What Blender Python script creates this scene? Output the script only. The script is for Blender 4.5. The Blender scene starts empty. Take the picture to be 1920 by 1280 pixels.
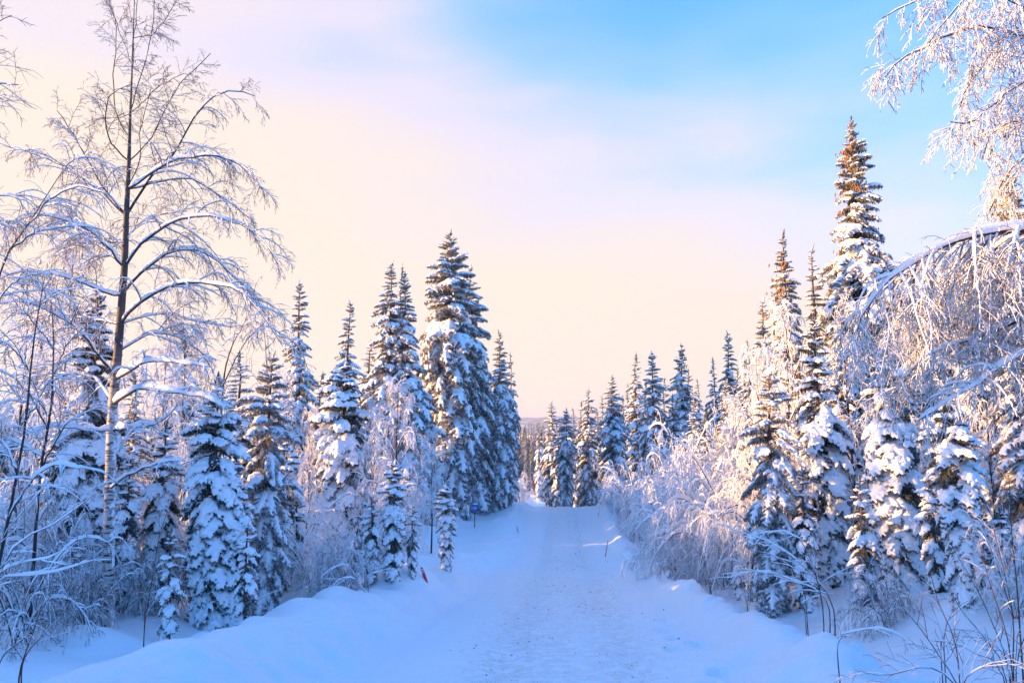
import bpy, math, random
import numpy as np
from math import radians, sin, cos, pi
from mathutils import Vector, Matrix

scene = bpy.context.scene
COL = scene.collection
rng = np.random.default_rng(7)
random.seed(7)

# ------------------------------------------------------------ camera
CAM_Z = 1.7
FPX = 1387.0
PITCH = math.atan(150.0 / FPX)
cam_data = bpy.data.cameras.new('camera')
cam_data.sensor_width = 36.0
cam_data.lens = 36.0 * FPX / 1920.0
cam_data.clip_start = 0.05
cam_data.clip_end = 20000
cam = bpy.data.objects.new('camera', cam_data)
cam.location = (0, 0, CAM_Z)
cam.rotation_euler = (pi / 2 + PITCH, 0, 0)
COL.objects.link(cam)
scene.camera = cam

# ------------------------------------------------------------ sky, sun, exposure
SUN_AZ = radians(-98)      # measured from the viewing direction (+Y), negative = left
SUN_EL = radians(7.0)
world = bpy.data.worlds.new('World')
scene.world = world
world.use_nodes = True
wn, wl = world.node_tree.nodes, world.node_tree.links
wn.clear()
SKY_STRENGTH = 0.15
EXPOSURE = 1.6


def wnode(kind, **kw):
    n = wn.new(kind)
    for k, v in kw.items():
        setattr(n, k, v)
    return n


def wmath(op, a, b=None, c=None, clamp=False):
    n = wn.new('ShaderNodeMath')
    n.operation = op
    n.use_clamp = clamp
    for i, v in enumerate((a, b, c)):
        if v is None:
            continue
        if isinstance(v, (int, float)):
            n.inputs[i].default_value = v
        else:
            wl.new(v, n.inputs[i])
    return n.outputs[0]


wout = wnode('ShaderNodeOutputWorld')
wbg = wnode('ShaderNodeBackground')
wbg.inputs['Strength'].default_value = SKY_STRENGTH
sky = wnode('ShaderNodeTexSky', sky_type='NISHITA')
sky.sun_disc = False
sky.sun_elevation = SUN_EL
sky.sun_rotation = SUN_AZ
sky.air_density = 1.3
sky.dust_density = 0.6
sky.ozone_density = 4.0
tc = wnode('ShaderNodeTexCoord')
sep = wnode('ShaderNodeSeparateXYZ')
wl.new(tc.outputs['Generated'], sep.inputs[0])
dx, dy, dz = sep.outputs
mp = wnode('ShaderNodeMapping')
mp.inputs['Scale'].default_value = (1.0, 1.6, 3.4)
mp.inputs['Rotation'].default_value = (0.2, 0.5, 0.3)
wl.new(tc.outputs['Generated'], mp.inputs[0])
wnoise = wnode('ShaderNodeTexNoise')
wnoise.inputs['Scale'].default_value = 1.6
wnoise.inputs['Detail'].default_value = 6.0
wnoise.inputs['Roughness'].default_value = 0.45
wl.new(mp.outputs[0], wnoise.inputs['Vector'])
nz = wmath('MULTIPLY_ADD', wnoise.outputs['Fac'], 0.55, -0.28)
# thin high cloud veil: thick low down and towards the sun (left), open to blue high on the right
side = wmath('MULTIPLY', dx, 0.36)
back = wmath('MULTIPLY_ADD', dy, -0.30, 0.27)
fld = wmath('ADD', wmath('ADD', wmath('ADD', dz, side), nz), back)
veil = wnode('ShaderNodeMapRange', interpolation_type='SMOOTHSTEP')
veil.inputs['From Min'].default_value = 0.76
veil.inputs['From Max'].default_value = 0.15
veil.inputs['To Min'].default_value = 0.0
veil.inputs['To Max'].default_value = 1.0
wl.new(fld, veil.inputs['Value'])
ramp = wnode('ShaderNodeValToRGB')
cr = ramp.color_ramp
cr.elements[0].position = 0.0
cr.elements[0].color = (0.25, 0.62, 1.05, 1)
cr.elements[1].position = 1.0
cr.elements[1].color = (1.0, 0.862, 0.765, 1)
e = cr.elements.new(0.35); e.color = (0.58, 0.77, 1.0, 1)
e = cr.elements.new(0.62); e.color = (0.99, 0.85, 0.84, 1)
e = cr.elements.new(0.82); e.color = (1.0, 0.85, 0.79, 1)
wl.new(veil.outputs[0], ramp.inputs[0])
cmul = wnode('ShaderNodeVectorMath', operation='SCALE')
cmul.inputs['Scale'].default_value = 1.04 / SKY_STRENGTH / 2 ** EXPOSURE
wl.new(ramp.outputs[0], cmul.inputs[0])
smul = wnode('ShaderNodeVectorMath', operation='MULTIPLY')
smul.inputs[1].default_value = (0.25, 1.20, 2.35)
wl.new(sky.outputs[0], smul.inputs[0])
wmix = wnode('ShaderNodeMix', data_type='RGBA')
amt = wmath('MULTIPLY_ADD', wmath('POWER', veil.outputs[0], 0.75, clamp=True), 0.66, 0.34)
wl.new(amt, wmix.inputs[0])
wl.new(smul.outputs[0], wmix.inputs[6])
wl.new(cmul.outputs[0], wmix.inputs[7])
wl.new(wmix.outputs[2], wbg.inputs['Color'])
wl.new(wbg.outputs[0], wout.inputs['Surface'])

sun_data = bpy.data.lights.new('sun', 'SUN')
sun_data.energy = 5.0
sun_data.color = (1.0, 0.56, 0.18)
sun_data.angle = radians(0.55)
sun = bpy.data.objects.new('sun', sun_data)
sdir = Vector((sin(SUN_AZ) * cos(SUN_EL), cos(SUN_AZ) * cos(SUN_EL), sin(SUN_EL)))
sun.rotation_euler = sdir.to_track_quat('Z', 'Y').to_euler()
sun.location = (-30, 10, 20)
COL.objects.link(sun)

scene.view_settings.view_transform = 'Standard'
scene.view_settings.look = 'None'
scene.view_settings.exposure = EXPOSURE
scene.view_settings.gamma = 1.0
scene.view_settings.use_curve_mapping = False
scene.cycles.max_bounces = 10
scene.cycles.diffuse_bounces = 7
scene.cycles.use_denoising = True

# ------------------------------------------------------------ pixel geometry helpers
cp, sp = cos(PITCH), sin(PITCH)


def ray(px, py):
    xc = (px - 960.0) / FPX
    yc = (640.0 - py) / FPX
    return np.array([xc, cp - yc * sp, sp + yc * cp])


def at(px, py, Y):
    d = ray(px, py)
    s = Y / d[1]
    return np.array([d[0] * s, Y, CAM_Z + d[2] * s])


# ------------------------------------------------------------ noise
def _hash(ix, iy, seed):
    h = (ix * 374761393 + iy * 668265263 + seed * 1442695041) & 0xFFFFFFFF
    h = ((h ^ (h >> 13)) * 1274126177) & 0xFFFFFFFF
    h = h ^ (h >> 16)
    return (h & 0xFFFF) / 65535.0


def vnoise(x, y, seed=0):
    x = np.asarray(x, float); y = np.asarray(y, float)
    ix = np.floor(x).astype(np.int64); iy = np.floor(y).astype(np.int64)
    fx = x - ix; fy = y - iy
    fx = fx * fx * fx * (fx * (fx * 6 - 15) + 10); fy = fy * fy * fy * (fy * (fy * 6 - 15) + 10)
    a = _hash(ix, iy, seed); b = _hash(ix + 1, iy, seed)
    c = _hash(ix, iy + 1, seed); d = _hash(ix + 1, iy + 1, seed)
    return (a * (1 - fx) + b * fx) * (1 - fy) + (c * (1 - fx) + d * fx) * fy * 1.0 - 0.5


def fbm(x, y, seed=0, octv=3):
    s = 0; a = 1.0
    for i in range(octv):
        s = s + a * vnoise(x * 2 ** i + 17.3 * i, y * 2 ** i - 9.1 * i, seed + i)
        a *= 0.5
    return s


def sstep(a, b, x):
    t = np.clip((x - a) / (b - a), 0, 1)
    return t * t * (3 - 2 * t)


# ------------------------------------------------------------ terrain
_PY = np.array([-80, -30, 0, 10, 20, 28, 34, 42, 49, 56, 70, 100, 150, 250, 600, 1500, 6000], float)
_PZ = np.array([8.0, 3.2, 0, -1.22, -2.45, -3.42, -3.86, -3.78, -3.80, -5.0, -7.4, -8.3, -9.6, -12, -25, -32, -34], float)
_PM = np.gradient(_PZ, _PY)


def zroad(y):
    y = np.clip(np.asarray(y, float), _PY[0], _PY[-1])
    i = np.clip(np.searchsorted(_PY, y) - 1, 0, len(_PY) - 2)
    h = _PY[i + 1] - _PY[i]
    t = (y - _PY[i]) / h
    t2, t3 = t * t, t * t * t
    return (2 * t3 - 3 * t2 + 1) * _PZ[i] + (t3 - 2 * t2 + t) * h * _PM[i] + (-2 * t3 + 3 * t2) * _PZ[i + 1] + (t3 - t2) * h * _PM[i + 1]


def xroad(y):
    y = np.asarray(y, float)
    a = 0.07 * y
    q = np.clip(y - 50, 0, 70)
    return a - 0.0018 * q * q - 0.252 * np.maximum(y - 120, 0) * 0.6


DENTS = []


def H(x, y):
    x = np.asarray(x, float); y = np.asarray(y, float)
    u = x - xroad(y)
    z = zroad(y)
    far = sstep(60, 110, y)
    near = sstep(22, 6, y)
    wob = fbm(x * 0.0 + 3.1, y * 0.33, 5) * 0.7
    ul = -u + wob * 0.5
    ridge_h = 0.30 + 0.24 * near + 0.13 * fbm(y * 0.33, u * 0 + 2.0, 11, 2)
    zl = ridge_h * sstep(2.0, 3.0, ul) * (ul < 3.2) + ridge_h * np.exp(-(np.maximum(ul - 3.2, 0) / 0.75) ** 2) * (ul >= 3.2) - 0.16 * np.exp(-((ul - 5.0) / 0.8) ** 2)
    floor_l = 0.30 + 0.35 * fbm(x * 0.22, y * 0.22, 21) + 0.10 * fbm(x * 1.1, y * 1.1, 23)
    zl = zl + (floor_l - 0.05) * sstep(4.0, 6.2, ul) + 0.02 * sstep(3.0, 4.4, ul) + 0.02 * np.maximum(ul - 6, 0) * sstep(200, 30, ul)
    ur = u + wob * 0.25
    rh = 0.26 + 0.12 * fbm(y * 0.7, u * 0 + 7.0, 31) + 0.05 * near
    zr_ = rh * np.exp(-((ur - 2.5) / 0.36) ** 2) - 0.20 * sstep(2.7, 3.6, ur)
    floor_r = 0.45 + 0.30 * fbm(x * 0.25, y * 0.25, 41) + 0.12 * fbm(x * 1.0, y * 1.0, 43)
    zr_ = zr_ + (floor_r + 0.10) * sstep(3.7, 6.0, ur) + 0.02 * np.maximum(ur - 7, 0) * sstep(200, 30, ur)
    off = np.where(u < 0, zl, zr_)
    rough = sstep(1.9, 2.7, np.abs(u))
    d = np.abs(u)
    lumps = rough * (0.13 * fbm(x * 1.1, y * 1.1, 51, 2) + 0.02 * fbm(x * 4.0, y * 4.0, 53, 2) + 0.15 * np.exp(-((d - 2.6) / 0.7) ** 2) * fbm(x * 2.7, y * 2.2, 57, 4))
    d = np.abs(u)
    ruts = -0.055 * np.exp(-((d - 0.75) / 0.17) ** 2) + 0.02 * np.exp(-(u / 0.32) ** 2) + 0.025 * np.exp(-((d - 1.5) / 0.3) ** 2)
    ruts = ruts + (1 - rough) * 0.018 * fbm(u * 6.5, y * 0.35, 65, 3)
    ruts = ruts + (1 - rough) * (0.012 * fbm(x * 2.6, y * 0.8, 61) + 0.003 * fbm(x * 9.0, y * 5.0, 63, 2))
    off = off + (lumps + ruts) * (1 - far)
    off = off + far * sstep(3, 12, d) * 0.8 * fbm(x * 0.08, y * 0.08, 71)
    # broken edge of the ploughed strip on the right: small blocks of snow
    blocks = sstep(0.10, 0.22, vnoise(x * 4.2, y * 3.4, 81)) * sstep(2.5, 2.9, u) * sstep(4.6, 3.4, u) * (1 - far)
    off = off + 0.08 * blocks
    for (cx, cy, rx, ry, hh, pw) in MOUNDS:
        r2 = ((x - cx) / rx) ** 2 + ((y - cy) / ry) ** 2
        off = off + hh * np.exp(-np.minimum(r2, 30) ** pw)
    for (cx, cy, r, hh) in DENTS:
        r2 = ((x - cx) / r) ** 2 + ((y - cy) / (r * 1.5)) ** 2
        off = off - hh * np.exp(-np.minimum(r2, 30) ** 1.6) + hh * 0.15 * np.exp(-(np.minimum(np.sqrt(r2), 8) - 1.6) ** 2 * 4)
    return z + off


MOUNDS = [
    (3.10, 7.7, 0.55, 0.42, 0.15, 1.8), (2.80, 8.15, 0.36, 0.34, 0.08, 1.5), (3.62, 7.65, 0.34, 0.32, 0.14, 1.4), (2.62, 7.55, 0.24, 0.22, 0.09, 1.3), (3.3, 8.1, 0.2, 0.2, 0.08, 1.3), (2.35, 8.6, 0.28, 0.3, 0.08, 1.3), (3.95, 8.0, 0.22, 0.26, 0.09, 1.3), (2.72, 9.2, 0.30, 0.45, 0.10, 1.2),
    (-2.15, 15.2, 0.9, 0.9, 0.26, 1.2), (-4.3, 14.8, 1.0, 0.9, 0.34, 1.2), (-5.3, 14.2, 0.55, 0.6, 0.16, 1.3), (-2.9, 25.5, 1.4, 1.4, 0.42, 1.1), (-2.2, 31, 1.2, 1.5, 0.35, 1.1),
    (-3.9, 9.6, 0.28, 0.3, 0.26, 1.0), (-3.2, 9.2, 0.25, 0.25, 0.22, 1.0), (-4.3, 8.9, 0.45, 0.4, 0.20, 1.1), (-3.3, 10.4, 0.5, 0.5, 0.22, 1.1), (-5.2, 9.6, 0.5, 0.4, 0.16, 1.1), (-2.9, 11.8, 0.4, 0.5, 0.20, 1.2), (-5.9, 7.9, 0.6, 0.4, 0.15, 1.1),
    (6.4, 10.9, 0.5, 0.4, 0.22, 1.2), (5.6, 12.2, 0.4, 0.4, 0.20, 1.2), (7.3, 9.6, 0.45, 0.4, 0.24, 1.2), (4.6, 9.4, 0.6, 0.5, 0.15, 1.1), (5.2, 22.5, 1.2, 1.3, 0.25, 1.1),
]


def hit(px, py):
    """first point where the ray through a photograph pixel meets the ground"""
    d = ray(px, py)
    ts = np.concatenate([np.arange(2.5, 60, 0.03), np.arange(60, 400, 0.3)])
    P = np.array([0, 0, CAM_Z])[None] + d[None] * (ts / d[1])[:, None]
    below = P[:, 2] < H(P[:, 0], P[:, 1])
    if not below.any():
        return P[-1]
    return P[np.argmax(below)]


for (px, py, r, hh) in [(1250, 1163, .13, .07), (1238, 1180, .07, .04), (1250, 1184, .07, .04), (1264, 1196, .09, .05),
                        (1268, 1216, .11, .06), (1311, 1211, .12, .08), (1347, 1266, .09, .06), (1131, 1078, .12, .05),
                        (1330, 1282, .1, .05), (880, 1123, .14, .04), (1062, 1120, .08, .02)]:
    p = hit(px, py)
    DENTS.append((p[0], p[1], r, hh * 1.5))


# ------------------------------------------------------------ mesh helpers
def new_mesh(name, parts, mats, smooth=True):
    """parts: list of (verts (N,3), faces (M,k), material index)"""
    vs, off = [], 0
    loops, starts, totals, midx = [], [], [], []
    ls = 0
    for (V, F, mi) in parts:
        if len(F) == 0:
            continue
        V = np.asarray(V, np.float32).reshape(-1, 3); F = np.asarray(F, np.int64)
        k = F.shape[1]
        vs.append(V)
        loops.append((F + off).ravel())
        starts.append(ls + np.arange(len(F)) * k)
        totals.append(np.full(len(F), k))
        midx.append(np.full(len(F), mi))
        ls += F.size
        off += len(V)
    me = bpy.data.meshes.new(name)
    if not vs:
        return me
    V = np.concatenate(vs); L = np.concatenate(loops).astype(np.int32)
    S = np.concatenate(starts).astype(np.int32); T = np.concatenate(totals).astype(np.int32)
    M = np.concatenate(midx).astype(np.int32)
    me.vertices.add(len(V)); me.vertices.foreach_set('co', V.ravel())
    me.loops.add(len(L)); me.loops.foreach_set('vertex_index', L)
    me.polygons.add(len(S)); me.polygons.foreach_set('loop_start', S); me.polygons.foreach_set('loop_total', T)
    for m in (mats if isinstance(mats, (list, tuple)) else [mats]):
        me.materials.append(m)
    me.polygons.foreach_set('material_index', M)
    me.polygons.foreach_set('use_smooth', np.full(len(S), smooth))
    me.update(calc_edges=True)
    return me


def mesh_arrays(me):
    V = np.empty(len(me.vertices) * 3, np.float32); me.vertices.foreach_get('co', V)
    V = V.reshape(-1, 3)
    tot = np.empty(len(me.polygons), np.int32); me.polygons.foreach_get('loop_total', tot)
    L = np.empty(len(me.loops), np.int32); me.loops.foreach_get('vertex_index', L)
    if (tot == 4).all():
        return V, L.reshape(-1, 4)
    me.calc_loop_triangles()
    T = np.empty(len(me.loop_triangles) * 3, np.int32); me.loop_triangles.foreach_get('vertices', T)
    return V, T.reshape(-1, 3)


def obj(name, me, parent=None, loc=None, kind=None):
    o = bpy.data.objects.new(name, me)
    COL.objects.link(o)
    if parent is not None:
        o.parent = parent
    if loc is not None:
        o.location = loc
    if kind:
        o['kind'] = kind
    return o


def tag(o, label, cat, group=None):
    o['label'] = label; o['category'] = cat
    if group:
        o['group'] = group
    return o


def thing(name, label, cat, loc, rz=0.0, group=None):
    o = bpy.data.objects.new(name, None)
    o.empty_display_size = 0.2
    COL.objects.link(o)
    o.location = loc; o.rotation_euler = (0, 0, rz)
    return tag(o, label, cat, group)


def dup(root, loc, rz, scale, label, cat=None, group=None):
    r = root.copy(); COL.objects.link(r)
    r.location = loc; r.rotation_euler = (0, 0, rz); r.scale = scale
    r['label'] = label
    if cat:
        r['category'] = cat
    if group:
        r['group'] = group
    for ch in list(root.children):
        c = ch.copy(); COL.objects.link(c); c.parent = r
        for g in list(ch.children):
            d = g.copy(); COL.objects.link(d); d.parent = c
    return r


def norm(v):
    return v / np.maximum(np.linalg.norm(v, axis=-1, keepdims=True), 1e-9)


def frames(P):
    T = norm(np.gradient(P, axis=-2))
    upv = norm(np.array([0.11, 0.06, 1.0]))
    S = np.cross(T, np.broadcast_to(upv, T.shape))
    ln = np.linalg.norm(S, axis=-1, keepdims=True)
    S = np.where(ln < 0.05, np.array([1.0, 0, 0]), S / np.maximum(ln, 1e-6))
    U = norm(np.cross(S, T))
    return T, S, U


def tubes(P, R, S=5, ry=None, cap=False, twist=0.0):
    """P (N,K,3) polylines, R (N,K) radii -> verts, quads.  ry: vertical radius if elliptic"""
    P = np.asarray(P, float)
    if P.ndim == 2:
        P = P[None]; R = np.asarray(R)[None]
        if ry is not None:
            ry = np.asarray(ry)[None]
    N, K, _ = P.shape
    T, Sd, U = frames(P)
    a = np.arange(S) * 2 * pi / S + twist
    if ry is None:
        ry = R
    V = P[:, :, None, :] + (np.cos(a)[None, None, :, None] * R[:, :, None, None] * Sd[:, :, None, :]
                            + np.sin(a)[None, None, :, None] * ry[:, :, None, None] * U[:, :, None, :])
    V = V.reshape(-1, 3)
    n = np.arange(N)[:, None, None] * K * S
    k = np.arange(K - 1)[None, :, None] * S
    s = np.arange(S)[None, None, :]
    s2 = (s + 1) % S
    F = np.stack([n + k + s, n + k + s2, n + k + S + s2, n + k + S + s], -1).reshape(-1, 4)
    return V, F


def resample(pts, K):
    """Catmull-Rom through points (n,d) -> (K,d)"""
    p = np.asarray(pts, float)
    if len(p) == 2:
        t = np.linspace(0, 1, K)[:, None]
        return p[0] * (1 - t) + p[1] * t
    q = np.vstack([2 * p[0] - p[1], p, 2 * p[-1] - p[-2]])
    seg = np.linalg.norm(np.diff(p[:, :3], axis=0), axis=1); cum = np.r_[0, np.cumsum(seg)]
    s = np.linspace(0, cum[-1], K)
    i = np.clip(np.searchsorted(cum, s, side='right') - 1, 0, len(p) - 2)
    t = ((s - cum[i]) / np.maximum(seg[i], 1e-9))[:, None]
    a, b, c, d = q[i], q[i + 1], q[i + 2], q[i + 3]
    return 0.5 * ((2 * b) + (c - a) * t + (2 * a - 5 * b + 4 * c - d) * t ** 2 + (-a + 3 * b - 3 * c + d) * t ** 3)


def grow(start, d, length, K, droop, wob, r, lift=0.0):
    N = len(start)
    d = norm(d)
    P = np.empty((N, K, 3)); P[:, 0] = start
    st = (np.asarray(length) / (K - 1))[:, None]
    droop = np.broadcast_to(np.asarray(droop, float), (N,))[:, None]
    for k in range(1, K):
        P[:, k] = P[:, k - 1] + d * st
        d = d + np.array([0, 0, -1.0]) * droop / (K - 1) * (1 + k / K) + r.normal(0, wob, (N, 3))
        d = norm(d)
    return P


def children(P, R, n, t0, t1, spread, ratio, lens, r, horiz=1.0):
    """pick n child starts on each parent polyline"""
    N, K, _ = P.shape
    t = t0 + (t1 - t0) * (np.arange(n)[None] + r.random((N, n))) / n
    f = t * (K - 1); i = np.clip(f.astype(int), 0, K - 2); w = (f - i)[..., None]
    I = np.arange(N)[:, None]
    p = P[I, i] * (1 - w) + P[I, i + 1] * w
    tan = norm(P[I, i + 1] - P[I, i])
    rad = R[I, i] * (1 - w[..., 0]) + R[I, i + 1] * w[..., 0]
    perp = r.normal(0, 1, (N, n, 3)); perp[..., 2] *= horiz
    perp -= (perp * tan).sum(-1, keepdims=True) * tan
    perp = norm(perp)
    a = np.radians(spread[0] + (spread[1] - spread[0]) * r.random((N, n)))[..., None]
    d = tan * np.cos(a) + perp * np.sin(a)
    ln = np.asarray(lens)[:, None] * ratio * (1 - 0.55 * t) * (0.6 + 0.8 * r.random((N, n)))
    return p.reshape(-1, 3), d.reshape(-1, 3), ln.ravel(), rad.ravel()


def taper(r0, r1, K, power=1.0):
    t = np.linspace(0, 1, K) ** power
    return r0[:, None] * (1 - t) + r1[:, None] * t if np.ndim(r0) else r0 * (1 - t) + r1 * t


def snow_on(P, R, r, width=1.5, base=0.006, S=6, thr=0.35, lump=0.5):
    """a pad of snow lying along the upper side of each limb, thinner where the limb is steep"""
    T, Sd, U = frames(P)
    hz = np.clip((np.sqrt(T[..., 0] ** 2 + T[..., 1] ** 2) - thr) / (1 - thr), 0, 1)
    N, K = R.shape
    lp = 1 + lump * (r.random((N, K)) - 0.5) * 2
    env = np.ones(K); env[0] = 0.5; env[-1] = 0.05
    w = (R * width + base) * (0.15 + 0.85 * hz) * np.sqrt(lp) * env
    h = (R * width * 0.8 + base * 1.3) * hz * lp * env + 1e-4
    C = P + U * (R * 0.75 + h * 0.45)[..., None] + np.array([0, 0, 1.0]) * (h * 0.15)[..., None]
    return tubes(C, w, S, ry=h)


# ------------------------------------------------------------ materials
def mat(name):
    m = bpy.data.materials.new(name); m.use_nodes = True
    nt = m.node_tree
    return m, nt, nt.nodes, nt.links, nt.nodes['Principled BSDF']


def add_noise(nt, scale, detail=3, rough=0.5, coord='Object', vec=None):
    n = nt.nodes.new('ShaderNodeTexNoise')
    n.inputs['Scale'].default_value = scale; n.inputs['Detail'].default_value = detail; n.inputs['Roughness'].default_value = rough
    if vec is None:
        c = nt.nodes.new('ShaderNodeTexCoord'); vec = c.outputs[coord]
    nt.links.new(vec, n.inputs['Vector'])
    return n


def maprange(nt, val, a, b, c=0.0, d=1.0, smooth=True):
    n = nt.nodes.new('ShaderNodeMapRange')
    n.interpolation_type = 'SMOOTHSTEP' if smooth else 'LINEAR'
    n.inputs['From Min'].default_value = a; n.inputs['From Max'].default_value = b
    n.inputs['To Min'].default_value = c; n.inputs['To Max'].default_value = d
    nt.links.new(val, n.inputs['Value'])
    return n.outputs[0]


def mixcol(nt, fac, a, b):
    n = nt.nodes.new('ShaderNodeMix'); n.data_type = 'RGBA'
    if isinstance(fac, (int, float)):
        n.inputs[0].default_value = fac
    else:
        nt.links.new(fac, n.inputs[0])
    for i, v in ((6, a), (7, b)):
        if isinstance(v, tuple):
            n.inputs[i].default_value = (*v, 1)
        else:
            nt.links.new(v, n.inputs[i])
    return n.outputs[2]


def bump(nt, bs, height, strength, dist):
    b = nt.nodes.new('ShaderNodeBump')
    b.inputs['Strength'].default_value = strength; b.inputs['Distance'].default_value = dist
    nt.links.new(height, b.inputs['Height'])
    nt.links.new(b.outputs[0], bs.inputs['Normal'])
    return b


def snow_mat(name, col=(0.88, 0.89, 0.92), bscale=40.0, bdist=0.01):
    m, nt, N, L, bs = mat(name)
    bs.inputs['Roughness'].default_value = 0.6
    bs.inputs['Specular IOR Level'].default_value = 0.35
    bs.inputs['Base Color'].default_value = (*col, 1)
    n = add_noise(nt, bscale, 4, 0.6)
    bump(nt, bs, n.outputs['Fac'], 0.5, bdist)
    return m


M_SNOW = snow_mat('tree_snow', (0.93, 0.93, 0.94), 22.0, 0.02)


def ground_mat():
    m, nt, N, L, bs = mat('ground_snow')
    bs.inputs['Roughness'].default_value = 0.55
    bs.inputs['Specular IOR Level'].default_value = 0.5
    bs.inputs['Sheen Weight'].default_value = 0.45
    bs.inputs['Sheen Roughness'].default_value = 0.4
    at_ = N.new('ShaderNodeAttribute'); at_.attribute_name = 'grit'
    n1 = add_noise(nt, 7.0, 5, 0.65)
    n2 = add_noise(nt, 60.0, 4, 0.7)
    g = N.new('ShaderNodeMath'); g.operation = 'MULTIPLY'
    L.new(at_.outputs['Fac'], g.inputs[0])
    L.new(maprange(nt, n1.outputs['Fac'], 0.38, 0.58), g.inputs[1])
    g2 = N.new('ShaderNodeMath'); g2.operation = 'MULTIPLY'
    L.new(g.outputs[0], g2.inputs[0])
    L.new(maprange(nt, n2.outputs['Fac'], 0.44, 0.58), g2.inputs[1])
    c = mixcol(nt, g2.outputs[0], (0.93, 0.93, 0.935), (0.48, 0.44, 0.40))
    L.new(c, bs.inputs['Base Color'])
    n3 = add_noise(nt, 9.0, 6, 0.62)
    n4 = add_noise(nt, 150.0, 2, 0.6)
    ad = N.new('ShaderNodeMath'); ad.operation = 'MULTIPLY_ADD'; ad.inputs[1].default_value = 0.08
    L.new(n4.outputs['Fac'], ad.inputs[0]); L.new(n3.outputs['Fac'], ad.inputs[2])
    bump(nt, bs, ad.outputs[0], 0.6, 0.045)
    return m


M_GROUND = ground_mat()


def twig_mat(name, bark, snow_lo, snow_hi, snow_col=(0.88, 0.87, 0.90)):
    """bark with snow lying on the faces that look up, broken by noise"""
    m, nt, N, L, bs = mat(name)
    bs.inputs['Roughness'].default_value = 0.75
    bs.inputs['Specular IOR Level'].default_value = 0.2
    geo = N.new('ShaderNodeNewGeometry'); sp_ = N.new('ShaderNodeSeparateXYZ')
    L.new(geo.outputs['Normal'], sp_.inputs[0])
    n = add_noise(nt, 9.0, 3, 0.6, vec=geo.outputs['Position'])
    ad = N.new('ShaderNodeMath'); ad.operation = 'MULTIPLY_ADD'; ad.inputs[1].default_value = 2.4
    L.new(n.outputs['Fac'], ad.inputs[0]); L.new(sp_.outputs[2], ad.inputs[2])
    f = maprange(nt, ad.outputs[0], 1.2 + snow_lo, 1.2 + snow_hi)
    nb = add_noise(nt, 30.0, 3, 0.6)
    bk = mixcol(nt, nb.outputs['Fac'], tuple(0.6 * c for c in bark), tuple(1.5 * c for c in bark))
    L.new(mixcol(nt, f, bk, snow_col), bs.inputs['Base Color'])
    return m


M_LIMB = twig_mat('birch_limb_bark', (0.055, 0.038, 0.035), 0.55, 1.0)
M_TWIG = twig_mat('snowy_twig', (0.13, 0.085, 0.075), -0.15, 0.5)
M_FROST = twig_mat('frosted_twig', (0.13, 0.09, 0.075), -0.50, 0.15, (0.91, 0.89, 0.88))
M_RIME = twig_mat('thickly_rimed_twig', (0.16, 0.11, 0.09), -0.85, -0.1, (0.92, 0.90, 0.90))
M_BARE = twig_mat('bare_twig', (0.12, 0.06, 0.045), 0.2, 0.7)


def birch_bark():
    m, nt, N, L, bs = mat('birch_bark')
    bs.inputs['Roughness'].default_value = 0.7
    tcn = N.new('ShaderNodeTexCoord')
    mpn = N.new('ShaderNodeMapping'); mpn.inputs['Scale'].default_value = (5, 5, 28)
    L.new(tcn.outputs['Object'], mpn.inputs[0])
    n = add_noise(nt, 1.3, 4, 0.65, vec=mpn.outputs[0])
    dark = maprange(nt, n.outputs['Fac'], 0.52, 0.58)
    n2 = add_noise(nt, 3.0, 4, 0.6, vec=tcn.outputs['Object'])
    base = mixcol(nt, maprange(nt, n2.outputs['Fac'], 0.35, 0.65), (0.46, 0.35, 0.28), (0.60, 0.56, 0.54))
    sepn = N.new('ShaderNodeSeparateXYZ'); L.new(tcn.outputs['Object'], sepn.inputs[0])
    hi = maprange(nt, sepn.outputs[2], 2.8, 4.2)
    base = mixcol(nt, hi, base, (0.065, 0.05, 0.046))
    c = mixcol(nt, dark, base, (0.05, 0.04, 0.04))
    # windblown snow stuck to one side
    geo = N.new('ShaderNodeNewGeometry'); sg = N.new('ShaderNodeSeparateXYZ'); L.new(geo.outputs['Normal'], sg.inputs[0])
    n3 = add_noise(nt, 9.0, 4, 0.7, vec=tcn.outputs['Object'])
    sm = N.new('ShaderNodeMath'); sm.operation = 'MULTIPLY_ADD'; sm.inputs[1].default_value = 4.5
    L.new(n3.outputs['Fac'], sm.inputs[0]); L.new(sg.outputs[0], sm.inputs[2])
    sc_ = N.new('ShaderNodeMath'); sc_.operation = 'MULTIPLY_ADD'; sc_.inputs[1].default_value = -0.7
    L.new(hi, sc_.inputs[0]); L.new(sm.outputs[0], sc_.inputs[2])
    c = mixcol(nt, maprange(nt, sc_.outputs[0], 3.1, 3.4), c, (0.85, 0.85, 0.88))
    L.new(c, bs.inputs['Base Color'])
    bump(nt, bs, n.outputs['Fac'], 0.6, 0.01)
    return m


M_BIRCH = birch_bark()


def spruce_bark():
    m, nt, N, L, bs = mat('spruce_bark')
    bs.inputs['Roughness'].default_value = 0.85
    n = add_noise(nt, 14.0, 5, 0.7)
    L.new(mixcol(nt, n.outputs['Fac'], (0.05, 0.032, 0.025), (0.18, 0.11, 0.08)), bs.inputs['Base Color'])
    bump(nt, bs, n.outputs['Fac'], 0.8, 0.02)
    return m


M_SBARK = spruce_bark()


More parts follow.
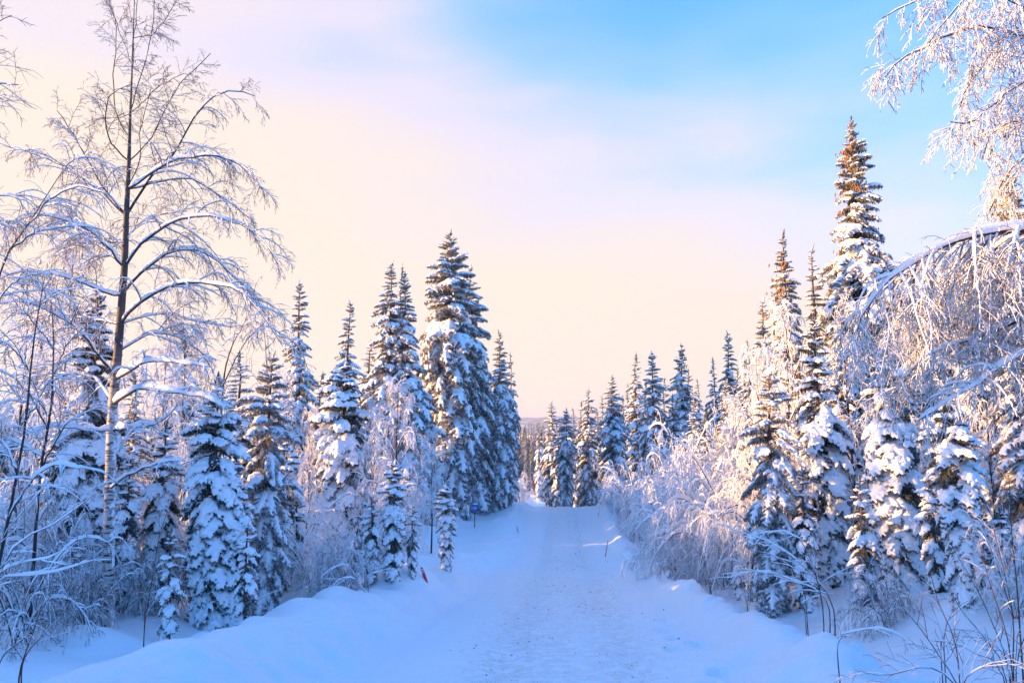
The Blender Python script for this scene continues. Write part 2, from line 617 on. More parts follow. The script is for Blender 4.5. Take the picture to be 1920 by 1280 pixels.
def needle_mat(name, a, b, rime):
    m, nt, N, L, bs = mat(name)
    bs.inputs['Roughness'].default_value = 0.65
    bs.inputs['Specular IOR Level'].default_value = 0.25
    n = add_noise(nt, 6.0, 3, 0.6)
    c = mixcol(nt, maprange(nt, n.outputs['Fac'], 0.3, 0.7), a, b)
    geo = N.new('ShaderNodeNewGeometry'); sg = N.new('ShaderNodeSeparateXYZ'); L.new(geo.outputs['Normal'], sg.inputs[0])
    n2 = add_noise(nt, 11.0, 3, 0.6)
    sm = N.new('ShaderNodeMath'); sm.operation = 'MULTIPLY_ADD'; sm.inputs[1].default_value = 2.0
    L.new(n2.outputs['Fac'], sm.inputs[0]); L.new(sg.outputs[2], sm.inputs[2])
    L.new(mixcol(nt, maprange(nt, sm.outputs[0], 1.0 + rime, 1.5 + rime), c, (0.80, 0.80, 0.84)), bs.inputs['Base Color'])
    return m


M_NEEDLE = needle_mat('spruce_needles', (0.022, 0.038, 0.020), (0.090, 0.080, 0.030), 0.40)
M_NEEDLE_F = needle_mat('rimed_spruce_needles', (0.050, 0.046, 0.022), (0.17, 0.115, 0.036), -0.05)
M_CONE, _nt, _N, _L, _bs = mat('spruce_cone')
_bs.inputs['Base Color'].default_value = (0.30, 0.15, 0.05, 1); _bs.inputs['Roughness'].default_value = 0.7

# ------------------------------------------------------------ ground
def axis(lo, hi, step):
    a = [0.0]
    while a[-1] < hi:
        a.append(a[-1] + step(a[-1]))
    b = [0.0]
    while b[-1] > lo:
        b.append(b[-1] - step(b[-1]))
    return np.array(b[:0:-1] + a)


ua = axis(-5000, 5000, lambda u: 0.062 if abs(u) < 4.6 else 0.062 + (abs(u) - 4.6) * 0.045)
ya = axis(-70, 5600, lambda y: 0.25 if y < 3.5 and y > -2 else (0.5 + abs(y) * 0.1 if y <= -2 else (max(0.062, 0.0085 * y) if y < 60 else 0.03 * y)))
UU, YY = np.meshgrid(ua, ya)
XX = UU + xroad(YY)
ZZ = H(XX, YY)
ny, nx = XX.shape
V = np.stack([XX, YY, ZZ], -1).reshape(-1, 3)
ii = (np.arange(ny - 1)[:, None] * nx + np.arange(nx - 1)[None])
F = np.stack([ii, ii + 1, ii + nx + 1, ii + nx], -1).reshape(-1, 4)
me = new_mesh('ground', [(V, F, 0)], M_GROUND)
gr = np.exp(-(UU / 1.15) ** 2) * (0.35 + 0.65 * np.clip(0.5 + fbm(UU * 1.5, YY * 0.18, 91), 0, 1)) * sstep(60, 45, YY)
gr = gr + 0.45 * np.exp(-((np.abs(UU) - 0.75) / 0.3) ** 2) * sstep(45, 37, YY)
atr = me.attributes.new('grit', 'FLOAT', 'POINT')
atr.data.foreach_set('value', np.clip(gr, 0, 1).astype(np.float32).ravel())
ground = obj('snow_ground', me, kind='structure')

# grit: small dark stones scattered on the packed road
n = 2300
gy = 4.5 + 32 * rng.random(n) ** 1.5
gu = rng.normal(0, 0.75, n) + rng.choice([-0.4, 0.1, 0.4], n)
keep = (fbm(gu * 1.3, gy * 0.5, 93) > -0.12) & (np.abs(gu) < 2.2)
gy, gu = gy[keep], gu[keep]
gx = gu + xroad(gy); gz = H(gx, gy)
sz = np.clip(0.003 + 0.004 * rng.random(len(gy)) ** 2 + (rng.random(len(gy)) < 0.05) * 0.007, 0, 1) * (1 + gy * 0.02)
oct_v = np.array([[1, 0, 0], [0, 1, 0], [-1, 0, 0], [0, -1, 0], [0, 0, .7], [0, 0, -.7]], float)
oct_f = np.array([[0, 1, 4], [1, 2, 4], [2, 3, 4], [3, 0, 4], [1, 0, 5], [2, 1, 5], [3, 2, 5], [0, 3, 5]])
VV = (oct_v[None] * (0.6 + 0.8 * rng.random((len(gy), 6, 1)))) * sz[:, None, None] + np.stack([gx, gy, gz + sz * 0.2], -1)[:, None]
FF = oct_f[None] + np.arange(len(gy))[:, None, None] * 6
m_grit, _nt, _N, _L, _bs = mat('grit_stone')
_bs.inputs['Base Color'].default_value = (0.10, 0.085, 0.07, 1); _bs.inputs['Roughness'].default_value = 0.8
obj('gravel', new_mesh('gravel', [(VV, FF.reshape(-1, 3), 0)], m_grit, False), kind='stuff')

# ------------------------------------------------------------ distant hills
def hills():
    az = np.radians(np.linspace(-75, 75, 260))
    rr = np.array([2000, 2200, 2450, 2700, 3000, 3300])
    prof = np.array([0, 0.35, 0.75, 1.0, 0.8, 0.2])
    A, Rr = np.meshgrid(az, rr)
    X = np.sin(A) * Rr; Yh = np.cos(A) * Rr
    top = 52 + 16 * fbm(A * 4 + 3, Rr * 0 + 1.0, 101, 4)
    Z = -33 + prof[:, None] * top + 5 * fbm(X * 0.01, Yh * 0.01, 103, 3) * prof[:, None]
    V = np.stack([X, Yh, Z], -1).reshape(-1, 3)
    nx = len(az)
    ii = (np.arange(len(rr) - 1)[:, None] * nx + np.arange(nx - 1)[None])
    F = np.stack([ii, ii + 1, ii + nx + 1, ii + nx], -1).reshape(-1, 4)
    m, nt, N, L, bs = mat('wooded_hill')
    n = add_noise(nt, 0.02, 6, 0.7)
    L.new(mixcol(nt, maprange(nt, n.outputs['Fac'], 0.4, 0.6), (0.07, 0.085, 0.08), (0.5, 0.5, 0.55)), bs.inputs['Base Color'])
    bs.inputs['Roughness'].default_value = 0.9
    obj('distant_hills', new_mesh('distant_hills', [(V, F, 0)], m), kind='structure')


hills()

# ------------------------------------------------------------ spruce boughs
def rotz(v, a):
    c, s = np.cos(a), np.sin(a)
    return np.stack([v[..., 0] * c - v[..., 1] * s, v[..., 0] * s + v[..., 1] * c, v[..., 2]], -1)


def bough_curves(seed, pitch, width=1.0, fine=True):
    r = np.random.default_rng(seed)
    K = 9
    t = np.linspace(0, 1, K)
    a0, a1 = radians(pitch + 16), radians(pitch - 20)
    ang = a0 + (a1 - a0) * t
    yaw = np.cumsum(r.normal(0, 0.06, K))
    st = 1.0 / (K - 1)
    d = np.stack([np.cos(ang) * np.cos(yaw), np.cos(ang) * np.sin(yaw), np.sin(ang)], -1)
    P = np.vstack([[0, 0, 0], np.cumsum(d[:-1] * st, 0)])
    n = 11 if fine else 7
    tl = np.linspace(0.16, 0.95, n)
    starts, dirs, lens = [], [], []
    for s in (-1, 1):
        tt = np.clip(tl + r.normal(0, 0.02, n), 0.05, 0.98)
        f = tt * (K - 1); i = np.clip(f.astype(int), 0, K - 2); w = (f - i)[:, None]
        p = P[i] * (1 - w) + P[i + 1] * w
        tan = norm(P[i + 1] - P[i])
        sd = norm(np.cross(np.array([0, 0, 1.0]), tan)) * s
        a = np.radians(48 + 14 * r.random(n))[:, None]
        starts.append(p); dirs.append(tan * np.cos(a) + sd * np.sin(a))
        lens.append((0.50 * (1 - tt) ** 0.75 + 0.09) * (0.75 + 0.5 * r.random(n)) * width)
    LS, LD, LL = np.concatenate(starts), np.concatenate(dirs), np.concatenate(lens)
    LP = grow(LS, LD, LL, 6, 0.45, 0.05, r)
    # small side shoots and hanging shoots
    m = 5 if fine else 3
    s1, d1, l1, _ = children(LP, np.ones(LP.shape[:2]), m, 0.15, 0.98, (35, 60), 0.40, LL, r, 0.3)
    SP = grow(s1, d1, np.maximum(l1, 0.03), 4, 0.5, 0.05, r)
    AP = P[None]
    s2, d2, l2, _ = children(AP, np.ones(AP.shape[:2]), 26 if fine else 10, 0.12, 0.98, (60, 90), 0.26, np.ones(1), r)
    d2[:, 2] = -np.abs(d2[:, 2]) - 0.7
    HP = grow(s2, d2, np.maximum(l2, 0.05), 4, 1.0, 0.06, r)
    s3, d3, l3, _ = children(LP, np.ones(LP.shape[:2]), 3 if fine else 1, 0.2, 0.95, (60, 90), 0.5, LL, r)
    d3[:, 2] = -np.abs(d3[:, 2]) - 0.8
    HP2 = grow(s3, d3, np.maximum(l3, 0.05), 4, 1.0, 0.06, r)
    return P, LP, LL, SP, np.concatenate([HP, HP2]), r


def needles_on(Pl, m, length, width, r):
    N, K, _ = Pl.shape
    t = r.random((N, m)) * (K - 1)
    i = np.clip(t.astype(int), 0, K - 2); w = (t - i)[..., None]
    I = np.arange(N)[:, None]
    p = Pl[I, i] * (1 - w) + Pl[I, i + 1] * w
    tan = norm(Pl[I, i + 1] - Pl[I, i])
    rd = r.normal(0, 1, (N, m, 3)); rd -= (rd * tan).sum(-1, keepdims=True) * tan; rd = norm(rd)
    d = norm(tan * 0.9 + rd * 0.9)
    sd = norm(np.cross(d, r.normal(0, 1, d.shape))) * width
    L = length * (0.6 + 0.7 * r.random((N, m, 1)))
    V = np.stack([p - sd, p + sd, p + d * L], -2).reshape(-1, 3)
    F = np.arange(len(V)).reshape(-1, 3)
    return V, F


def blob(c, rx, ry, rz):
    """coarse ellipsoids as tubes along X"""
    K, N = 7, len(c)
    a = np.linspace(-1, 1, K)
    P = c[:, None, :] + np.stack([a[None] * rx[:, None], np.zeros((N, K)), np.zeros((N, K))], -1)
    q = np.sqrt(np.maximum(1 - a ** 2, 0.002))
    return tubes(P, ry[:, None] * q[None], 8, ry=rz[:, None] * q[None])


def remesh_snow(name, parts, voxel, ratio=None, smooth_it=2, disp=0.0):
    me = new_mesh(name + '_raw', parts, M_SNOW)
    o = bpy.data.objects.new('tmp', me); COL.objects.link(o)
    m = o.modifiers.new('r', 'REMESH'); m.mode = 'VOXEL'; m.voxel_size = voxel
    s = o.modifiers.new('s', 'SMOOTH'); s.factor = 0.6; s.iterations = smooth_it
    if ratio:
        d = o.modifiers.new('d', 'DECIMATE'); d.ratio = ratio
    dg = bpy.context.evaluated_depsgraph_get()
    ev = o.evaluated_get(dg)
    out = bpy.data.meshes.new_from_object(ev)
    bpy.data.objects.remove(o); bpy.data.meshes.remove(me)
    out.name = name
    if len(out.materials) == 0:
        out.materials.append(M_SNOW)
    out.polygons.foreach_set('use_smooth', np.ones(len(out.polygons), bool))
    return out


def make_bough(seed, pitch, load, needle_m, fine=True, width=1.0):
    P, LP, LL, SP, HP, r = bough_curves(seed, pitch, width, fine)
    parts = []
    K = len(P)
    parts.append((*tubes(P, taper(0.020, 0.006, K), 4), 1))
    if fine:
        for Q, rad in ((LP, 0.018), (SP, 0.014), (HP, 0.018)):
            R = np.full(Q.shape[:2], rad) * np.linspace(1, 0.25, Q.shape[1])[None]
            parts.append((*tubes(Q, R, 3), 0))
        parts.append((*needles_on(LP, 30, 0.042, 0.0055, r), 0))
        parts.append((*needles_on(SP, 16, 0.038, 0.0055, r), 0))
        parts.append((*needles_on(HP, 22, 0.042, 0.0055, r), 0))
    else:
        for Q, rad in ((LP[:, ::2], 0.040), (HP[:, ::3], 0.038)):
            R = np.full(Q.shape[:2], rad) * np.array([0.7, 1.0, 0.12])[None, :Q.shape[1]] if Q.shape[1] == 3 else np.full(Q.shape[:2], rad) * np.array([1.0, 0.15])[None]
            parts.append((*tubes(Q, R, 3), 0))
        parts.append((*needles_on(HP, 3, 0.10, 0.012, r), 0))
    needle = new_mesh('branch', parts, [needle_m, M_SBARK])
    # snow
    sparts = []
    t = np.linspace(0, 1, K)
    ra = load * (0.045 + 0.040 * np.sin(pi * np.clip(t * 0.95 + 0.05, 0, 1))) * (0.8 + 0.4 * r.random(K)); ra *= np.interp(t, [0, .18, .34, 1], [.25, .35, 1, 1]) * (0.7 + 0.6 * r.random(K)); ra[-1] *= 0.45
    C = P + np.array([0, 0, 1.0]) * (ra * 0.75 + 0.012)[:, None]
    sparts.append((*tubes(C, ra * 1.25, 8, ry=ra * 0.85), 0))
    sel = (r.random(len(LP)) < (0.82 if load > 0.9 else 0.92)) & (np.tile(np.linspace(0, 1, len(LP) // 2), 2) > 0.18)
    Q = LP[sel]
    rl = load * (0.030 + 0.035 * np.sin(pi * np.linspace(0.2, 0.98, Q.shape[1])))[None] * (0.55 + 0.9 * r.random(Q.shape[:2]))
    rl *= np.clip(LL[sel] / 0.35, 0.55, 1.15)[:, None]
    rl[:, -1] *= 0.5
    C = Q + np.array([0, 0, 1.0]) * (rl * 0.7 + 0.01)[..., None]
    sparts.append((*tubes(C, rl * 1.15, 7, ry=rl * 0.8), 0))
    sel2 = r.random(len(SP)) < 0.45 * load
    if fine and sel2.any():
        Q = SP[sel2]
        rs = load * 0.024 * (0.6 + 0.8 * r.random(Q.shape[:2])) * np.array([1, 1.1, 1, .35])[None]
        C = Q + np.array([0, 0, 1.0]) * (rs * 0.7 + 0.006)[..., None]
        sparts.append((*tubes(C, rs, 6, ry=rs * 0.85), 0))
    nb = int(3 * load) if load > 0.9 else 1
    idx = r.integers(2, len(LP), nb)
    c = LP[idx, 3] + np.array([0, 0, 0.045])
    sparts.append((*blob(c, load * (0.07 + 0.05 * r.random(nb)), load * (0.06 + 0.03 * r.random(nb)), load * (0.045 + 0.02 * r.random(nb))), 0))
    snow = remesh_snow('snow_load', sparts, 0.019 if fine else 0.03, None if fine else 0.22)
    return needle, snow


PITCHES = [30, 0, -25, -45, -62]


def bough_set(seed0, load, needle_m, fine, nvar=2, width=1.0):
    return {p: [make_bough(seed0 + 10 * i + j, p, load * (1.0 if p > 10 else 1.0), needle_m, fine, width) for j in range(nvar)] for i, p in enumerate(PITCHES)}


B_HEAVY = bough_set(100, 1.06, M_NEEDLE, True, 4, 0.80)
B_MED = bough_set(200, 0.60, M_NEEDLE_F, True, 3, 0.66)
B_LOW = bough_set(400, 0.72, M_NEEDLE_F, False, 2, 0.80)


def nearest_pitch(p):
    return min(PITCHES, key=lambda q: abs(q - p))


def spruce_layout(Ht, hw, seed, n, style, bare=0.03, prof=0.75):
    """list of (z, azimuth, length, pitch class, extra pitch deg, radial root)"""
    r = np.random.default_rng(seed)
    out = []
    g = 2.399963
    side_az, side_amt = r.random() * 6.28, 0.10 + 0.18 * r.random()
    for i in range(n):
        t = (i + 0.5 + r.normal(0, 1.6)) / n        # 0 top .. 1 bottom, whorls get denser upward
        t = min(max(t, 0.012), 1.0) ** 1.05
        z = Ht * (1 - t * (1 - bare))
        reach = hw * (min(t, 1.0) ** prof) * (0.66 + 0.55 * r.random()) * (1 + 0.12 * sin(t * 9 + seed))
        if t > 0.85:
            reach *= 1 - 0.8 * (t - 0.85)
        reach *= 1 + side_amt * cos(i * g - side_az) + 0.14 * sin(t * 23 + seed * 1.7)
        reach += 0.02 * Ht ** 0.5
        if style == 'heavy':
            p = 20 - 120 * t if t < 0.3 else -16 - 60 * (t - 0.1) - 12 * r.random()
        elif style == 'droop':
            p = 25 - 150 * t if t < 0.3 else -22 - 50 * (t - 0.1) - 8 * r.random()
        else:
            p = 30 - 230 * t if t < 0.17 else -9 - 50 * t
        p = max(p + r.normal(0, 6), -68)
        L = min(1.15 * reach / max(cos(radians(p)), 0.42), 0.155 * Ht)
        pc = nearest_pitch(p)
        out.append((z, i * g + r.normal(0, 0.35), L, pc, p - pc, seed))
    return out


def trunk_mesh(Ht, r0, material, lean=(0, 0), K=10, S=8, name='trunk', seed=0):
    r = np.random.default_rng(seed)
    t = np.linspace(0, 1, K)
    P = np.stack([lean[0] * t + np.cumsum(r.normal(0, 0.004 * Ht, K)) * 0.6, lean[1] * t + np.cumsum(r.normal(0, 0.004 * Ht, K)) * 0.6, t * Ht - 0.15 * (t == 0)], -1)
    P[0, :2] = 0
    R = r0 * (1 - t) ** 0.8 + 0.006
    return new_mesh(name, [(*tubes(P, R, S), 0)], material), P


def spruce(name, label, base, Ht, hw, seed, n, style, bset, cat='spruce', trunk_r=None, yscale=1.0, snowy_top=False, group=None, prof=0.75, cones=0, bare=0.30):
    r = np.random.default_rng(seed + 5)
    root = thing(name, label, cat, tuple(base), 0, group)
    root.rotation_euler = (r.normal(0, 0.018), r.normal(0, 0.018), 0)
    tm, TP = trunk_mesh(Ht, trunk_r or (0.012 * Ht + 0.01), M_SBARK, seed=seed)
    obj('trunk', tm, root)
    for (z, az, L, pc, ex, _) in spruce_layout(Ht, hw, seed, n, style, prof=prof):
        nm, sm = bset[pc][r.integers(0, len(bset[pc]))]
        b = obj('branch', nm, root)
        tx = np.interp(z, TP[:, 2], TP[:, 0]); ty = np.interp(z, TP[:, 2], TP[:, 1])
        b.location = (tx, ty, z)
        b.rotation_euler = (r.normal(0, 0.12), -radians(ex), az)
        ws = 0.85 + 0.35 * r.random()
        b.scale = (L, L * ws, L)
        if z < Ht * 0.78 and r.random() < bare:
            b.rotation_euler[1] += radians(16); b.scale = (L * 0.9, L * 0.9, L)
        else:
            so = obj('snow_load', sm, b)
            if z > Ht * 0.62:       # new snow stands thicker on the short upper boughs
                so.scale = (1.03, 1.1, 1.25)
    # leader shoot
    nm, sm = bset[30][0]
    for k in range(2):
        b = obj('branch', nm, root); b.location = (TP[-1, 0], TP[-1, 1], Ht * (0.985 - 0.03 * k))
        b.rotation_euler = (0, -radians(58 - 20 * k), seed + k * 2.0); Lq = 0.06 * Ht ** 0.6 + 0.04 * Ht ** 0.5
        b.scale = (Lq, Lq * 0.45, Lq * 0.6)
        obj('snow_load', sm, b)
    if cones:
        for k in range(cones):
            t = 0.04 + 0.5 * r.random() ** 1.2
            z = Ht * (1 - t) - 0.1
            az = r.random() * 2 * pi
            rr = hw * t ** prof * (0.4 + 0.5 * r.random())
            c = obj('cone_cluster', CONES[k % 3], root)
            c.location = (cos(az) * rr, sin(az) * rr, z - rr * 0.25); c.rotation_euler = (0, 0, az)
            s_ = 0.5 + 0.45 * r.random(); c.scale = (s_, s_, s_)
    return root


def cone_mesh(seed):
    r = np.random.default_rng(seed)
    N = 11
    st = r.normal(0, 0.13, (N, 3)); st[:, 2] *= 0.5
    d = r.normal(0, 0.25, (N, 3)); d[:, 2] = -1
    P = grow(st, d, 0.12 + 0.05 * r.random(N), 5, 0.1, 0.02, r)
    R = np.full((N, 5), 0.022) * np.array([0.3, 1, 1.1, 0.8, 0.15])[None]
    return new_mesh('cone_cluster', [(*tubes(P, R, 6), 0)], M_CONE)


CONES = [cone_mesh(900 + i) for i in range(3)]


def joined_spruce_mesh(seed, Ht, hw, n, style, bset, prof=0.66):
    """crown and snow meshes for trees too far to show single boughs"""
    r = np.random.default_rng(seed)
    NV, SV = [], []
    cache = {}
    for (z, az, L, pc, ex, _) in spruce_layout(Ht, hw, seed, n, style, prof=prof):
        j = int(r.integers(0, len(bset[pc])))
        if (pc, j) not in cache:
            cache[(pc, j)] = tuple(mesh_arrays(m) for m in bset[pc][j])
        M = np.array(Matrix.Translation((0, 0, z)) @ Matrix.Rotation(az, 4, 'Z') @ Matrix.Rotation(-radians(ex), 4, 'Y') @ Matrix.Rotation(r.normal(0, 0.12), 4, 'X') @ Matrix.Diagonal((L, L * (0.85 + 0.35 * r.random()), L, 1)))
        for (V, F_), out, mi in zip(cache[(pc, j)], (NV, SV), (0, 0)):
            out.append((V @ M[:3, :3].T + M[:3, 3], F_, mi))
    sp_ = np.array([[0, 0, Ht * 0.94], [0, 0, Ht * 0.98], [0, 0, Ht * 1.015]])
    NV.append((*tubes(sp_, np.array([0.02, 0.015, 0.004]) * Ht ** 0.5, 5), 0))
    return new_mesh('crown', NV, M_NEEDLE_F), new_mesh('snow_cover', SV, M_SNOW)


FAR_PROTO = []
for k, (n_, st_, hw_) in enumerate([(150, 'droop', 0.125), (150, 'std', 0.12), (130, 'droop', 0.15), (150, 'std', 0.105)]):
    FAR_PROTO.append((joined_spruce_mesh(700 + k, 1.0 * 10, hw_ * 10, n_, st_, B_LOW), hw_ * 10))
FAR_TRUNK, _ = trunk_mesh(10, 0.14, M_SBARK, seed=3)


def far_spruce(name, label, base, Ht, hw, k, rz, cat='spruce', group=None, snow=True):
    (cm, sm), hw0 = FAR_PROTO[k % len(FAR_PROTO)]
    root = thing(name, label, cat, tuple(base), rz, group)
    s = Ht / 10.0
    root.scale = (hw / hw0, hw / hw0, s)
    obj('trunk', FAR_TRUNK, root); obj('crown', cm, root)
    if snow:
        obj('snow_cover', sm, root)
    return root


def place(px, Y, pyb=None):
    """ground point under pixel column px at distance Y, or at the ray hit of (px,pyb)"""
    if pyb is not None:
        p = hit(px, pyb)
        return np.array([p[0], p[1], float(H(p[0], p[1])) - 0.06])
    x = at(px, 900, Y)[0]
    return np.array([x, Y, float(H(x, Y)) - 0.08])


def top_height(px, py, base):
    return at(px, py, base[1])[2] - base[2]


# ------------------------------------------------------------ foreground and middle spruces, built bough by bough
# px, top py, Y (or base py as tuple), half width px, boughs, style, set, label
NEAR = [
    (172, 548, 11.6, 78, 120, 'heavy', 'H', 'tall snow-laden spruce standing right behind the big birch trunk'),
    (388, 712, (388, 1178), 84, 95, 'heavy', 'H', 'snow-laden young spruce right of the birch trunk, nearest spruce to the road on the left'),
    (288, 800, (290, 1150), 62, 70, 'heavy', 'H', 'low snowy spruce squeezed between the birch trunk and the nearest left spruce'),
    (492, 672, 13.2, 88, 110, 'droop', 'M', 'dark green spruce with drooping boughs, behind and right of the nearest left spruce'),
    (640, 690, (640, 1080), 104, 125, 'heavy', 'H', 'young spruce with big snow pillows at its foot, beside the round snow mound'),
    (735, 872, (735, 1084), 60, 75, 'heavy', 'H', 'slim short snowy spruce in front of the weeping frosted birch'),
    (833, 915, (835, 1066), 58, 70, 'heavy', 'H', 'small snowy spruce behind the leaning red stake, last before the blue sign'),
    (774, 950, (772, 1078), 32, 40, 'heavy', 'H', 'smallest narrow snowy spruce, just above the leaning red stake'),
    (1550, 600, (1550, 1102), 68, 105, 'heavy', 'H', 'slender snow-capped spruce right of the road, its rounded cap of snow at the top'),
    (1678, 640, 13.0, 82, 110, 'heavy', 'H', 'broad spruce with gold-lit top under the hanging birch twigs'),
    (1815, 745, (1815, 1128), 98, 105, 'heavy', 'H', 'wide leaning-looking spruce under thick slabs of snow, near the right edge'),
    (1930, 560, 11.5, 95, 110, 'droop', 'M', 'dark spruce cut by the right edge of the view, above the bare stems'),
    (1440, 700, 14.6, 85, 100, 'droop', 'M', 'bushy spruce with hanging boughs at the inner corner of the right-hand wood'),
]
NEAR += [
    (108, 800, 12.4, 62, 60, 'heavy', 'H', 'low snowy spruce left of the birch trunk, in the shade of the tall one'),
    (240, 860, 11.6, 50, 50, 'heavy', 'H', 'small snow-clad spruce touching the birch trunk on its right'),
    (452, 850, 12.0, 56, 60, 'heavy', 'H', 'low snow-clad spruce at the right foot of the nearest left spruce'),
    (560, 930, 14.6, 46, 45, 'heavy', 'H', 'little snowy spruce left of the one with snow pillows'),
    (1395, 835, 17.0, 46, 60, 'heavy', 'H', 'snowy spruce among the frosted bushes at the corner of the right wood'),
    (40, 960, 11.0, 50, 40, 'heavy', 'H', 'snow-buried small spruce at the left edge behind the shrubs'),
    (330, 1000, 10.0, 36, 34, 'heavy', 'H', 'knee-high snowy spruce in the gap left of the nearest left spruce'),
    (150, 1000, 11.0, 44, 38, 'heavy', 'H', 'knee-high snowy spruce at the left foot of the birch trunk'),
    (468, 985, 10.6, 40, 36, 'heavy', 'H', 'knee-high snowy spruce on the right of the nearest left spruce'),
    (528, 820, 14.4, 56, 60, 'heavy', 'H', 'snowy spruce right of the drooping dark one'),
    (700, 930, 14.0, 34, 40, 'heavy', 'H', 'small snowy spruce left of the slim short one'),
    (1500, 880, 14.2, 44, 50, 'heavy', 'H', 'low snowy spruce left of the slender snow-capped one'),
    (1870, 960, 10.6, 50, 44, 'heavy', 'H', 'low snowy spruce at the right of the one under snow slabs'),
    (1612, 900, 12.4, 44, 50, 'heavy', 'H', 'low spruce between the snow-capped one and the gold-topped one'),
    (1745, 880, 12.0, 46, 50, 'heavy', 'H', 'low snowy spruce between the gold-topped one and the one under snow slabs'),
]
SETS = {'H': B_HEAVY, 'M': B_MED}
sd = 10
for (px, pyt, Yb, hwpx, n_, st_, bs_, lab) in NEAR:
    sd += 7
    base = place(*Yb[:1], None, Yb[1]) if isinstance(Yb, tuple) else place(px, Yb)
    Ht = top_height(px, pyt, base)
    hw = hwpx / FPX * base[1]
    print('NEAR', px, 'Y=%.1f H=%.1f' % (base[1], Ht))
    n_ = int(n_ * 1.25)
    spruce('young_spruce' if Ht < 3.2 else 'spruce_tree', lab, base, Ht, hw, sd, n_, st_, SETS[bs_], group='snowy spruces close to the road', prof=0.62, bare=0.22)

MID = [
    (850, 440, 43, 84, 175, 'droop', 'tallest spruce left of the road with long snow-covered boughs'),
    (888, 503, 45, 52, 130, 'droop', 'tall narrow spruce leaning against the right side of the tallest left spruce'),
    (718, 495, 38, 50, 120, 'std', 'pointed tall spruce, leftmost of the three spires above the frosted birch'),
    (771, 512, 38, 46, 120, 'std', 'pointed tall spruce, rightmost of the three spires above the frosted birch'),
    (555, 530, 29, 50, 105, 'std', 'isolated dark spruce with stiff upturned tips, beyond the end of the birch branches'),
    (645, 568, 30, 44, 105, 'std', 'rust-tinged spruce rising directly behind the young spruce with snow pillows'),
    (935, 622, 46, 40, 120, 'droop', 'dark spruce last in the left row, beside the gap where the road goes'),
    (1625, 232, 21, 88, 190, 'std', 'highest spruce of all on the right, full of golden cones'),
    (1485, 440, 20, 52, 120, 'std', 'spruce with a long thin leader, left of the highest one on the right'),
    (1541, 468, 22, 36, 95, 'std', 'thin rimed spruce between the highest one and the long-leadered one'),
    (1432, 565, 23, 42, 95, 'droop', 'small-topped spruce at the left shoulder of the right-hand wood'),
    (1917, 325, 19, 95, 130, 'std', 'golden sunlit spruce half out of view behind the arching birch'),
    (1230, 662, 40, 42, 105, 'droop', 'blue-shaded snowy spruce with a wide skirt, right of the road beyond the bushes'),
    (1281, 647, 44, 40, 105, 'std', 'amber-lit spruce with many cones, middle of the group right of the road'),
    (1371, 623, 40, 36, 105, 'std', 'tall slim spruce behind the bowed snow-bent one'),
    (1355, 715, 34, 42, 90, 'droop', 'snow-bent spruce with a bowed round top, right of the road'),
    (1060, 768, 50, 36, 95, 'droop', 'spruce standing at the brow of the road, foremost of the centre group'),
    (1153, 707, 48, 36, 95, 'std', 'spruce with a broad pointed crown, on the right above the blue-shaded bushes'),
    (1105, 730, 56, 32, 80, 'std', 'spruce right behind the one at the brow of the road'),
    (1036, 752, 58, 26, 80, 'droop', 'leftmost snowy spruce of the centre group, by the far bend'),
]
for i, (px, pyt, Yb, hwpx, n_, st_, lab) in enumerate(MID):
    sd += 7
    base = place(px, Yb)
    Ht = top_height(px, pyt, base)
    hw = hwpx / FPX * Yb * 1.28
    spruce('spruce_tree', lab, base, Ht, hw, sd, min(int(n_ * 1.8), 290), st_, B_MED, bare=0.12, group='tall spruces along the road', prof=0.74,
           cones=70 if px == 1625 else (30 if px in (1917, 1281, 1485) else 0))

